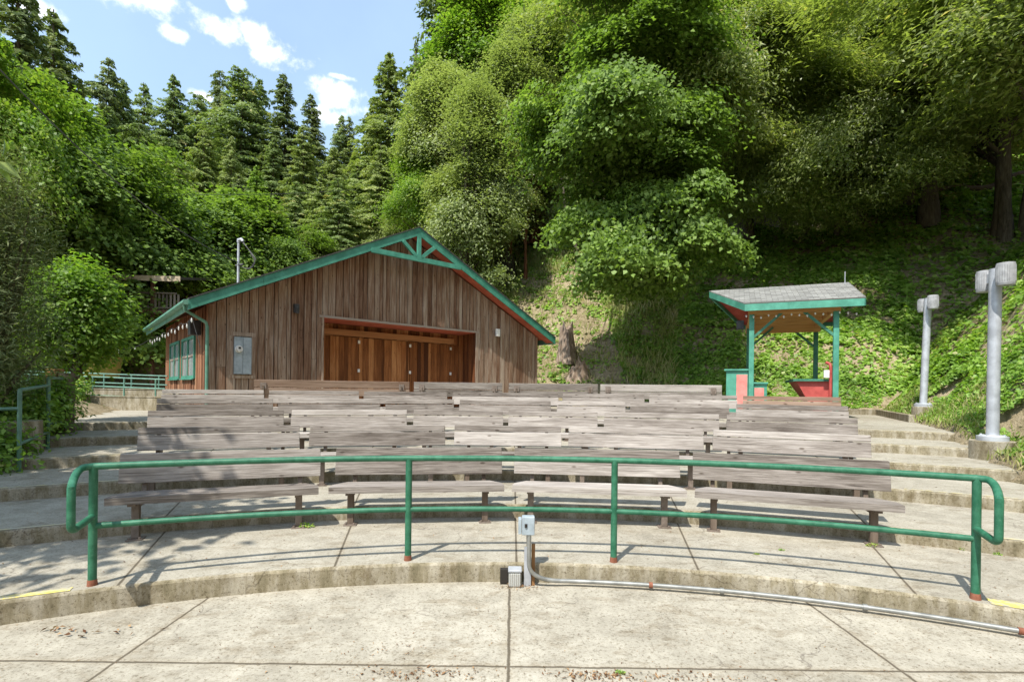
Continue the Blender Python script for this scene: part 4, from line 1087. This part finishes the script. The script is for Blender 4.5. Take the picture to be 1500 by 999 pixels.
def place(meshes, name, loc, s, rz, label, cat='tree', group=None, sz=None, mat=None):
    t = empty(name, loc, rz, label, cat, group); t.scale = (s, s, sz or s)
    for nm, me in zip(('trunk', 'crown'), meshes):
        o = bpy.data.objects.new(nm, me); COL.objects.link(o); o.parent = t
        if mat and nm == 'crown':
            o.material_slots[0].link = 'OBJECT'; o.material_slots[0].material = mat
    return t
def topfit(u, vtop, Y, H):      # base point and scale so a tree of height H reaches row vtop
    p = pt(u, 400, Y); z = tz(p.x, p.y); zt = pt(u, vtop, Y).z
    return (p.x, p.y, z-.3), (zt-z+.3)/H

con = [conifer(16, 24, 5.0, .8, L_conif, B_grey, ragged=.55, power=.5, levels=62, per=9, blades=150, bl=.6, bw=.15, droop=.35), conifer(11, 24, 4.6, .8, L_conif, B_grey, levels=62, per=9, blades=150, bl=.6, bw=.15), conifer(12, 24, 4.3, 1.0, L_conif, B_grey, ragged=.45, power=.6, levels=60, per=9, blades=150, bl=.6, bw=.15), conifer(13, 24, 5.4, .8, L_conif, B_grey, ragged=.4, power=.8, levels=60, per=9, blades=160, bl=.6, bw=.15)]
redw = conifer(14, 30, 5.2, 2.5, L_conifdark, B_red, levels=60, per=8, blades=110, bl=.7, bw=.22, ragged=.45, power=.55, droop=.3)
CONS = [ # u, vtop, Y, variant, material, width factor
 (72,8,48,1,L_conifdark,1.0,'dark ragged conifer towering at upper left above the maple'),
 (28,-25,44,2,L_conifdark,1.0,'dark conifer cut by the upper left corner of the view'),
 (138,80,62,0,L_conifdark,.8,'small dark pointed conifer just right of the upper left conifer'),
 (185,120,66,2,None,1.0,'round topped conifer left of the skyline dip'),
 (215,122,72,1,None,.9,'slim conifer between two broader ones on the left skyline'),
 (248,103,64,0,None,1.0,'pointed conifer on the skyline below the small left cloud'),
 (283,133,68,2,None,1.0,'broad conifer left of the tallest skyline pair'),
 (322,108,74,1,L_conifdark,.75,'narrow dark spire left of the tallest middle conifer'),
 (348,93,66,0,None,1.15,'tallest conifer in the middle of the skyline, under the big cloud'),
 (374,118,70,2,None,1.0,'conifer just right of the tallest middle one'),
 (421,113,68,1,L_conifdark,1.1,'round headed dark conifer left of the low right cloud'),
 (462,142,74,0,L_conifdark,1.0,'dark conifer in front of the low right cloud'),
 (492,165,80,1,None,.9,'shorter conifer at the dip right of the low cloud'),
 (515,172,82,0,L_conifdark,.9,'farthest low conifer beside the tall middle conifer'),
 (567,73,48,1,L_conifolive,1.15,'tall olive conifer standing at the right end of the open sky'),
 (540,150,56,0,L_conifolive,1.0,'conifer half hidden left of the tall olive one'),
 (300,190,56,2,L_conifolive,1.0,'olive conifer low in front of the skyline at left centre'),
 (335,200,54,0,L_conifolive,.9,'brownish conifer low in front of the tallest skyline conifer'),
 (395,205,55,1,None,1.1,'mid height conifer above the left part of the barn roof'),
 (378,245,47,0,L_lime,.8,'small bright pointed conifer above the barn roof'),
 (445,190,54,2,L_conifolive,1.0,'wide olive conifer above the middle of the barn roof'),
 (490,215,50,0,L_conifolive,1.0,'conifer directly above the barn gable, left of it'),
 (528,240,46,1,None,1.0,'greyish conifer leaning over the barn gable from behind'),
 (240,200,52,1,None,1.0,'conifer rising behind the right edge of the left maple'),
 (200,180,50,0,None,1.0,'conifer hidden mostly behind the left maple'),
 (160,160,54,2,None,1.0,'conifer peeking over the top of the left maple'),
 (430,265,44,2,L_conif,1.0,'low dark conifer between the small bright one and the barn ridge'),
 (265,230,46,1,L_conifolive,1.0,'olive conifer low above the left end of the barn roof'),
 (350,255,50,2,L_conifdark,1.0,'dark conifer low behind the small bright pointed one'),
 (470,255,42,0,L_conifolive,1.1,'olive conifer low beside the barn ridge, left of the greyish one'),
 (555,215,42,2,L_conifolive,.9,'olive conifer touching the barn gable from behind'),
 (500,262,40,1,L_conif,1.1,'low conifer in front of the dip of the skyline'),
]
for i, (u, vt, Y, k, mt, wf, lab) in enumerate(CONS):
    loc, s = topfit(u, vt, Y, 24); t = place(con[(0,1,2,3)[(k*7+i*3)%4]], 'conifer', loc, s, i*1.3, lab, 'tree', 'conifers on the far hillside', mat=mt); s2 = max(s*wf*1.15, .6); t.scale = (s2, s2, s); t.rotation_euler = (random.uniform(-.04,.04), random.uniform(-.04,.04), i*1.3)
for i, (u, vt, Y, lab, wf) in enumerate(((655,-150,46,'very tall dark redwood rising out of the top of the view beside the sky',.95),(722,-220,50,'tall redwood behind the olive oaks, left of the big maple',.9),(605,60,60,'redwood partly hidden behind the tall olive conifer',.7),
        (870,-260,56,'tall redwood hidden high behind the big maple',1.0),(1060,-300,58,'redwood high behind the bay trees at upper right',1.0),(1290,-320,56,'redwood behind the bay trees near the upper right corner',1.0),(770,-60,60,'redwood seen between the oaks near the top of the view',.9),(1400,-200,47,'redwood uphill behind the right lamp post, closing the gap under the canopy',1.2),(1500,-220,44,'redwood uphill at the right edge of the view',1.3),(1180,-200,58,'redwood high behind the kiosk',1.1))):
    loc, s = topfit(u, vt, Y, 30); t = place(redw, 'redwood', loc, s, i*2.1, lab, 'tree', 'redwoods on the hill'); t.scale = (s*wf, s*wf, s)

maple = [broadleaf(21, 13, 5.0, 1.8, 520, 160, .19, .17, L_maple, B_grey, rc=.44, layered=.36, droop=.5), broadleaf(22, 13, 4.8, 1.2, 520, 160, .19, .17, L_maple, B_grey, rc=.46, layered=.38, droop=.5)]
bay = [broadleaf(31, 13, 5.0, 5.2, 520, 150, .22, .075, L_bay, B_grey, rc=.45, layered=.7, tr=.25), broadleaf(32, 14, 5.4, 5.6, 540, 150, .22, .075, L_bay, B_grey, rc=.47, layered=.7, tr=.27)]
oak = [broadleaf(41, 13, 2.9, 4.6, 430, 150, .17, .085, L_oak, B_grey, rc=.36, layered=.8, tr=.17), broadleaf(42, 14, 2.4, 5.5, 380, 150, .17, .085, L_oak, B_red, rc=.34, layered=.85, tr=.15),
       broadleaf(43, 13, 2.1, 2.0, 360, 140, .17, .075, L_oak, B_grey, rc=.34, layered=.8, shape=1.6, tr=.15)]
yred = conifer(15, 18, 2.7, .8, L_conifolive, B_red, levels=60, per=9, blades=120, bl=.5, bw=.10, ragged=.45, power=.6, tr=.2)
def tree_at(meshes, name, u, vtop, Y, H, lab, wf=1.0, rz=0, group=None, mat=None, cat='tree'):
    loc, s = topfit(u, vtop, Y, H); t = place(meshes, name, loc, s, rz, lab, cat, group, mat=mat); t.scale = (s*wf, s*wf, s); return t
# left group
tree_at(maple[0], 'maple_tree', 50, 125, 24, 13, 'broad dense green maple filling the left side behind the vine', 1.0, .3)
tree_at(maple[1], 'maple_tree', 170, 240, 27, 13, 'green maple leaning right above the tan house', 1.15, 1.9)
tree_at(maple[0], 'maple_tree', -20, 60, 20, 13, 'bright leaved tree cut by the upper left edge', .6, 4.0, mat=L_lime)
tree_at(maple[1], 'maple_tree', 125, 185, 31, 13, 'maple standing behind the dense left one, its top against the conifers', .9, 2.9)
tree_at(maple[1], 'maple_tree', 318, 270, 34, 13, 'light green maple directly behind the left roof slope of the barn', 1.25, .9)
tree_at(maple[0], 'maple_tree', 400, 320, 36, 13, 'low light green maple behind the middle of the barn roof', 1.2, 3.3)
tree_at(oak[0], 'young_tree', 452, 345, 38, 13, 'pale slender young tree just left of the barn ridge', 1.3, 1.3, mat=L_oak)
# oaks and young redwoods in the middle
MID = [('oak_tree',0,628,215,37,1.15,L_lime,'olive oak just right of the barn gable'),
 ('oak_tree',1,652,95,36,1.1,None,'tall pale oak above the right slope of the barn roof'),
 ('oak_tree',2,690,120,32,1.1,None,'greyish green oak in front of the taller pale oaks'),
 ('oak_tree',1,745,75,37,1.15,None,'oak with a thin reddish trunk above the charred stump'),
 ('oak_tree',0,790,20,41,1.0,None,'pale oak left of the big maple, reaching the top of the view'),
 ('oak_tree',2,612,160,45,1.1,L_lime,'oak behind the gable top at the edge of the sky'),
 ('oak_tree',2,588,300,40,1.5,None,'small olive oak peeping over the barn ridge'),
 ('oak_tree',1,715,-50,45,1.2,L_lime,'oak crown at the top of the view behind the thin trunked oak'),
 ('oak_tree',2,668,215,35,1.1,L_bay,'short oak with yellowish leaves above the right roof slope'),
 ('oak_tree',0,722,190,34,.9,None,'rounded grey oak right above the charred stump'),
 ('oak_tree',1,770,170,36,1.0,L_bay,'slim yellowish oak left of the leaning bare trunk'),
 ('oak_tree',2,815,130,38,1.0,None,'slim pale oak half covered by the big maple'),
 ('oak_tree',0,845,-30,44,1.0,L_lime,'bright oak high behind the big maple'),
 ('young_redwood',3,625,60,47,1.0,L_conifolive,'yellowish young redwood at the right edge of the sky'),
 ('young_redwood',3,675,20,46,.9,L_conif,'young redwood rising between the pale oaks'),
 ('young_redwood',3,640,170,40,1.0,L_lime,'bright feathery young redwood just right of the barn gable'),
 ('young_redwood',3,765,-20,48,1.0,L_conif,'young redwood left of the big maple top'),
 ('young_redwood',3,700,60,42,.8,L_conifolive,'olive young redwood among the pale oaks')]
for i, (nm, k, u, vt, Y, wf, mt, lab) in enumerate(MID):
    tree_at(oak[k] if k < 3 else yred, nm, u, vt, Y, (13,14,13,18)[k], lab, wf, i*1.1, mat=mt)
# big maple
SPREAD = [(905,395,(4.9,20.6,13.4,3.2,7.2),950,L_maple,.18,.155,.30,'maple_tree','large bright green maple hanging over the hillside right of centre'),
 (1035,385,(6.6,21.0,9.4,2.0,2.9),280,L_maple,.18,.155,.30,'maple_tree','maple with drooping pale sprays above the kiosk'),
 (1150,335,(13.2,26.6,15.8,4.0,4.4),700,L_bay,.22,.07,.6,'bay_tree','bay tree with leaning mossy trunk above the kiosk'),
 (1255,318,(17.8,26.0,15.6,3.9,4.0),700,L_bay,.22,.07,.6,'bay_tree','bay tree above the sunlit clearing with yellowing leaves'),
 (1330,300,(21.5,25.5,20.5,4.4,4.3),700,L_bay,.22,.07,.6,'bay_tree','bay tree whose pale crown spreads highest in the upper right'),
 (1100,350,(9.8,24.5,18.0,4.0,5.0),700,L_bay,.22,.07,.6,'bay_tree','bay tree crowding the right side of the big maple near the top')]
def big_maple():
    # trunk on the slope, the crown reaching out over the terrace end
    for i, (u, v, crown, nc, lm, ll, lw, lay, nm, lab) in enumerate(SPREAD):
        q = hit(u, v, 14); cx, cy, cz, rx, rz_ = crown; g = np.random.default_rng(90+i)
        t = empty(nm, (q.x, q.y, q.z-.3), 0, lab, 'tree')
        per = 135 if i < 2 else 150
        C = blobs(g, nc, rx, rz_, nb=max(7, int(rz_*1.7))); C[:,2] = np.maximum(C[:,2], -rz_)
        o_ = np.array([cx-q.x, cy-q.y, cz-q.z+.3]); C = C+o_
        rcs = .46*g.uniform(.5,1.7,nc); idx = np.repeat(np.arange(nc), per); off = g.normal(size=(len(idx),3)); off /= np.maximum(1, np.linalg.norm(off,axis=1,keepdims=True)/2.3)
        off *= rcs[idx][:,None]*np.array([1,1,lay]); off[:,2] -= .45*(off[:,0]**2+off[:,1]**2)/rcs[idx]*.6
        P = C[idx]+off; out = unit(P-o_); Nn = unit(out*.5+np.array([0,-.12,.8])+g.normal(size=P.shape)*.38); D = unit(out*np.array([1,1,.2])+g.normal(size=P.shape)*.5+np.array([0,0,-.4]))
        ct = g.normal(.5,.12,nc); T = np.clip(ct[idx]+g.normal(0,.13,len(idx)), 0, 1); n = len(idx)
        me = leafmesh('crown', P, Nn, D, ll*g.uniform(.6,1.3,n), lw*g.uniform(.7,1.3,n), T, lm); o = bpy.data.objects.new('crown', me); COL.objects.link(o); o.parent = t
        top = Vector(o_)+Vector((0,0,rz_*.7)); base = Vector((0,0,-.2)); mid = base.lerp(top,.45)+Vector((-o_[0]*.12,-o_[1]*.15,1)); tk = [tuple(Vector(v)) for v in bez(base, mid, top, 10)]
        limbs = [(tk, [.30*(1-.85*k/10) for k in range(11)])]
        for k in g.choice(nc, 60, replace=False):
            e = Vector(C[k]); f = int(max(2, min(8, (e.z/top.z)*8*g.uniform(.5,.9)))); a = Vector(tk[f]); m = a.lerp(e,.5)+Vector((0,0,.1*(e-a).length)); r0 = .10*(1-f/11)
            limbs.append(([a,m,e],[r0,r0*.6,r0*.15]))
        me = tubes_mesh('trunk', limbs, B_grey); o = bpy.data.objects.new('trunk', me); COL.objects.link(o); o.parent = t
big_maple()
# bays on the right
for i, (u, v, vt, k, wf, lab) in enumerate((
        (1085,345,-60,0,1.1,'bay tree with two dark trunks behind the kiosk roof'),
        (1360,330,-190,1,1.2,'leafy bay tree between the two lamp posts, its crown filling the upper right'),
        (1468,345,-120,0,1.2,'bay tree with thick bare twin trunks at the right edge'),
        (1545,350,-200,1,1.3,'bay tree just outside the right edge, hanging into view'),
        (1200,265,-140,1,1.2,'bay tree farther uphill behind the leaning mossy trunk'),
        (1320,250,-220,0,1.2,'bay tree farther uphill in the dark of the upper right wood'),
        (1000,320,-160,1,1.1,'bay tree uphill behind the big maple'),
        (1440,240,-260,1,1.2,'bay tree uphill at the far right of the wood'),
        (1110,250,-200,0,1.2,'bay tree high on the slope above the kiosk'))):
    q = hit(u, v, 13); H = (13,14)[k]; zt = pt(u, vt, q.y).z; s = max(.7, min(1.75, (zt-q.z)/H))
    t = place(bay[k], 'bay_tree', (q.x, q.y, q.z-.3), s, i*1.7, lab, 'tree', 'bay trees on the right slope'); t.scale = (s*wf, s*wf, s)
# bare trunks that read under the crowns
for i, (u, v, du, h, r, mat, lab) in enumerate(((1472,352,-6,7,.27,B_grey,'thick pale trunk at the right edge, left of the twin'),(1500,352,18,7,.25,B_grey,'thick leaning trunk at the very right edge'),
        (1180,345,10,5,.16,B_grey,'short leaning trunk under the bay trees above the kiosk'),(745,352,0,5,.14,B_red,'thin straight reddish trunk above the charred stump'),
        (848,396,-22,4.6,.13,B_grey,'thin bare trunk leaning left below the big maple'),(1093,350,-8,6,.2,B_grey,'dark shaded trunk left of the mossy one'),(1225,345,6,5,.12,B_grey,'thin dark trunk at the edge of the clearing'))):
    q = hit(u, v, 13); mb = MB(); dx = du/F*q.y
    mb.tube([(0,0,-.4),(dx*.2,0,h*.25),(dx*.45+.1,0,h*.5),(dx,0,h),(dx*1.3,0,h*1.5)], [r*1.35,r,r*.9,r*.75,r*.5], 12)
    t = empty('bare_tree', tuple(q), 0, lab, 'tree'); mb.build('trunk', mat, t, True)
# off-frame tree whose branches shade the left stairs
sh = broadleaf(51, 8.5, 2.1, 3.9, 60, 120, .26, .16, L_maple, B_grey, rc=.5, layered=.5, tr=.15)
place(sh, 'shade_tree', (-7.75, 2.25, -.1), 1, 0, 'leafy tree just left of the stage, casting dappled shade on the stairs')
place(sh, 'shade_tree', (-10.4, 4.2, .3), 1.0, 2, 'second leafy tree left of the stairs, shading the upper steps')

# shrubs at left
def shrub(name, loc, rx, ry, rz_, n, ll, lw, mat, label, seed, up=.5, clumps=60, rc=.22, cat='shrub'):
    g = np.random.default_rng(seed); t = empty(name, loc, 0, label, cat)
    d = unit(g.normal(size=(clumps, 3))); C = d*(g.uniform(.2,1,clumps)**.5)[:,None]*np.array([rx,ry,rz_])*(1+.2*np.sin(4*np.arctan2(d[:,1],d[:,0])+seed))[:,None]; C[:,2] += rz_
    idx = g.integers(0, clumps, n); P = C[idx]+g.normal(size=(n,3))*rc
    out = unit(P-np.array([0,0,rz_*.5])); Nn = unit(out*.6+np.array([0,0,.6])+g.normal(size=P.shape)*.5); D = unit(out+g.normal(size=P.shape)*.5+np.array([0,0,up-.5]))
    ct = g.normal(.5,.13,clumps); T = np.clip(ct[idx]+g.normal(0,.13,n), 0, 1)
    me = leafmesh('foliage', P, Nn, D, ll*g.uniform(.6,1.4,n), lw*g.uniform(.7,1.3,n), T, mat); o = bpy.data.objects.new('foliage', me); COL.objects.link(o); o.parent = t
    limbs = []
    for i in g.choice(clumps, min(22, clumps), replace=False):
        e = Vector(C[i]); s = Vector((0,0,-.15)); m = s.lerp(e,.5)+Vector((0,0,.1)); limbs.append(([s,m,e], [.03*rz_,.018*rz_,.006]))
    me = tubes_mesh('stems', limbs, B_grey); o = bpy.data.objects.new('stems', me); COL.objects.link(o); o.parent = t
    return t
p = pt(112, 545, 10.5); shrub('vine', (p.x, p.y, 1.80), .80, .75, 1.08, 19000, .10, .06, L_lime, 'bright lime green vine mounded over the timber post', 61, .2, 150, .17, 'vine')
p = pt(18, 500, 8.0); shrub('juniper', (p.x-.45, p.y, 1.0), .68, .7, 2.0, 42000, .12, .014, L_junip, 'tall grey green juniper with brownish tips at the far left edge', 62, .7, 150, .24, 'tree')
p = pt(-10, 600, 8.4); shrub('bush', (p.x, p.y, .55), 1.0, .8, .45, 6000, .085, .05, L_cover, 'leafy green bush behind the left handrail', 63, .6, 60, .16)
p = pt(45, 600, 9.2); shrub('bush', (p.x, p.y, .62), .65, .6, .5, 5000, .085, .05, L_lime, 'lighter green bush between the handrail posts', 64, .6, 50, .15)
p = pt(-30, 640, 7.2); shrub('bush', (p.x, p.y, .3), .6, .6, .3, 2500, .08, .05, L_cover, 'small bush cut by the left edge below the juniper', 65, .6, 40, .15)
p = pt(112, 575, 15.0); shrub('bush', (p.x, p.y, 1.05), .3, .3, .35, 900, .09, .05, L_cover, 'little green plant growing out of the ramp wall', 66, .6, 20, .1)

# ------------------------------------------------------------ ground cover, grass, litter
def norm_terr(x, y):
    e = .15; gx = (terrain(x+e, y)-terrain(x-e, y))/(2*e); gy = (terrain(x, y+e)-terrain(x, y-e))/(2*e)
    return unit(np.stack([-gx, -gy, np.ones_like(gx)], -1))
def scatter(xr, yr, n, g, keep):
    x = g.uniform(*xr, n); y = g.uniform(*yr, n); m = keep(x, y, g); return x[m], y[m]
def dd(x, y): return (x-7.2)*.873-(y-7.36)*.488, (x-2)*.37+(y-24)*.93
def cover():
    g = np.random.default_rng(71)
    def keep(x, y, g):
        d1, d2 = dd(x, y); on = (d1 > .12) | (d2 > .3)
        dist = np.hypot(x, y); view = (np.abs(x) < y*1.12+1)
        n = vnoise(x*.55, y*.55, 1)+.5*vnoise(x*1.9, y*1.9, 5)
        bare = .35+.9*(n > -.15)+ (d1 > 1)*.4 - 1.12*((x > .3) & (x < 5.4) & (y > 21) & (y < 36) & (n > -.6))
        bare = bare*np.where((d1 > 2.3+.9*vnoise(x*.5,y*.5,2)) & (d2 < 12), .20, 1)
        return on & view & (g.random(len(x)) < np.clip((11/np.maximum(dist, 6))**1.1, .1, 1)*np.clip(bare, 0, 1.2)/1.2)
    # patches become little plants with height
    x, y = scatter((-4, 42), (5, 52), 2600000, g, keep)
    z = terrain(x, y); d1, d2 = dd(x, y); dist = np.hypot(x, y)
    hump = np.clip(.16+.30*vnoise(x*1.3, y*1.3, 9)+.16*vnoise(x*3.7, y*3.7, 2), .02, .75)*np.where(d1 > .7, 1.15, .7)
    hump *= np.clip(np.maximum(d1, d2)*.8, .15, 1)
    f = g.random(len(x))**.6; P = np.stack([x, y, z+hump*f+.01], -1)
    Nt = norm_terr(x, y); Nn = unit(Nt*.8+np.array([0,-.1,.5])+g.normal(size=P.shape)*.45); D = g.normal(size=P.shape)
    sz = (.042+.042*g.random(len(x)))*np.clip(dist/11, .85, 3.0)
    pn = vnoise(x*.8, y*.8, 4)*.16+vnoise(x*.25, y*.25, 8)*.08
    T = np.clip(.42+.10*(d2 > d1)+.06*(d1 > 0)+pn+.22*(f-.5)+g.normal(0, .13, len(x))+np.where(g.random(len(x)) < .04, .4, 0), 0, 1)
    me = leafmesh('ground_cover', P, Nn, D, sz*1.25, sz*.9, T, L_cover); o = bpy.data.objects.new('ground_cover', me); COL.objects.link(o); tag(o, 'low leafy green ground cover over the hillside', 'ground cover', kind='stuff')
    print('cover leaves', len(x))
cover()
def grass():
    g = np.random.default_rng(72)
    def keep(x, y, g):
        d1, d2 = dd(x, y); n = vnoise(x*.6, y*.6, 11)
        zone = (d2 > .2) & (x < y*.32) & (x > -6)
        bare_ = (x > .3) & (x < 5.5) & (y > 21) & (y < 36) & (n > -.7) & (g.random(len(x)) < .85)
        edge = (d1 > .02) & (d1 < .9) & (y < 20)
        return (zone & ~bare_ & (g.random(len(x)) < .5+.4*n)) | (edge & (g.random(len(x)) < .8))
    x, y = scatter((-6, 14), (5, 44), 260000, g, keep)
    z = terrain(x, y); h = g.uniform(.10, .50, len(x))*np.where(y > 20, 1.2, .45); N0 = unit(g.normal(size=(len(x),3))*np.array([1,1,.2]))
    D = unit(np.array([0,0,1.0])+g.normal(size=(len(x),3))*.35); P = np.stack([x,y,z], -1)+D*h[:,None]*.5
    T = np.clip(.55+.25*vnoise(x*.5,y*.5,6)+g.normal(0,.15,len(x)), 0, 1)
    me = leafmesh('grass', P, N0, D, h, .022*np.clip(np.hypot(x,y)/14,1,2.2), T, L_grass, 0); o = bpy.data.objects.new('grass', me); COL.objects.link(o); tag(o, 'tufts of tall yellow green grass on the slope', 'grass', kind='stuff')
grass()
def litter():
    g = np.random.default_rng(73); X = []; Y = []; Z = []; S = []
    def add(n, cx, cy, sx, sy, z, s): X.append(g.normal(cx, sx, n)); Y.append(g.normal(cy, sy, n)); Z.append(np.full(n, z)); S.append(s*g.uniform(.35,1.25,n))
    for cx, n, sx in ((-.62,80,.16),(-.35,40,.12),(.45,110,.13),(.62,60,.10),(.98,110,.22),(-.8,20,.3)): add(n, cx, 3.08, sx, .035, -.166, .018)
    add(50, -.75, 3.35, .12, .06, -.166, .014); add(60, .08, 4.44, .10, .03, -.160, .02); add(30, -3.0, 3.55, .25, .04, -.160, .03)
    n = 500; X.append(g.uniform(-4, 4.5, n)); Y.append(g.uniform(2.9, 4.3, n)); Z.append(np.full(n, -.168)); S.append(np.full(n, .010))
    n = 260; a = g.uniform(-.9,.9,n); r = R1+g.uniform(.1,1.6,n); X.append(CX+r*np.sin(a)); Y.append(CY+r*np.cos(a)); Z.append(np.full(n,.004)); S.append(np.full(n,.016))
    n = 160; a = g.uniform(-1.0,1.0,n); k = g.integers(1,6,n); r = R1+k*TR+g.uniform(.1,1.4,n); X.append(CX+r*np.sin(a)); Y.append(CY+r*np.cos(a)); Z.append(k*RZ+.004); S.append(np.full(n,.02))
    # drift at the left bank
    n = 2500; xx = g.uniform(-9.5,-6.9,n); yy = g.uniform(5.5,9,n); X.append(xx); Y.append(yy); Z.append(terrain(xx,yy)+.02); S.append(np.full(n,.04))
    n = 9000; xx = g.uniform(4,40,n); yy = g.uniform(14,45,n); X.append(xx); Y.append(yy); Z.append(terrain(xx,yy)+.03); S.append(np.full(n,.11))
    X = np.concatenate(X); Y = np.concatenate(Y); Z = np.concatenate(Z); S = np.concatenate(S)
    R = np.hypot(X-CX, Y-CY); ok = ~((Z < -.1) & (R > R1-.03)); X, Y, Z, S = X[ok], Y[ok], Z[ok], S[ok]
    P = np.stack([X,Y,Z+S*.15], -1); Nn = unit(np.array([0,0,1.0])+g.normal(size=P.shape)*.3); D = g.normal(size=P.shape)
    me = leafmesh('leaf_litter', P, Nn, D, S*g.uniform(.8,1.8,len(X)), S*g.uniform(.4,.9,len(X)), g.random(len(X)), L_litter); o = bpy.data.objects.new('leaf_litter', me); COL.objects.link(o); tag(o, 'scattered dry brown leaves and grit on the ground', 'leaf litter', kind='stuff')
litter()
WEED = [((448,772),0,.09,'small weed growing below the leftmost front bench'),((1278,800),0,.06,'weed at the foot of the step right of the front benches'),((1412,805),0,.06,'yellowish weed at the foot of the step behind the railing end'),
        ((1462,812),0,.05,'tiny weed by the step at the right edge'),((1145,806),0,.03,'flat weed patch on the terrace left of the right bench leg'),((908,986),-.172,.035,'small green sprig in the joint at the bottom of the view'),((1108,812),0,.03,'tiny weed by the terrace joint')]
for i, ((u, v), z, s, lab) in enumerate(WEED):
    p = gp(u, v, z); g = np.random.default_rng(200+i); n = 70; a = g.uniform(0,6.28,n); r = s*g.random(n)**.6
    P = np.stack([r*np.cos(a), r*np.sin(a)*.6, g.uniform(.005, s*.7, n)*(1-r/s*.5)], -1); Nn = unit(np.array([0,0,1.0])+g.normal(size=P.shape)*.6); D = unit(P+g.normal(size=P.shape)*.02)
    me = leafmesh('weed', P, Nn, D, s*.45, s*.2, g.uniform(.4,1,n), L_cover); o = bpy.data.objects.new('weed', me); COL.objects.link(o); o.location = (p.x, p.y, z); tag(o, lab, 'weed')
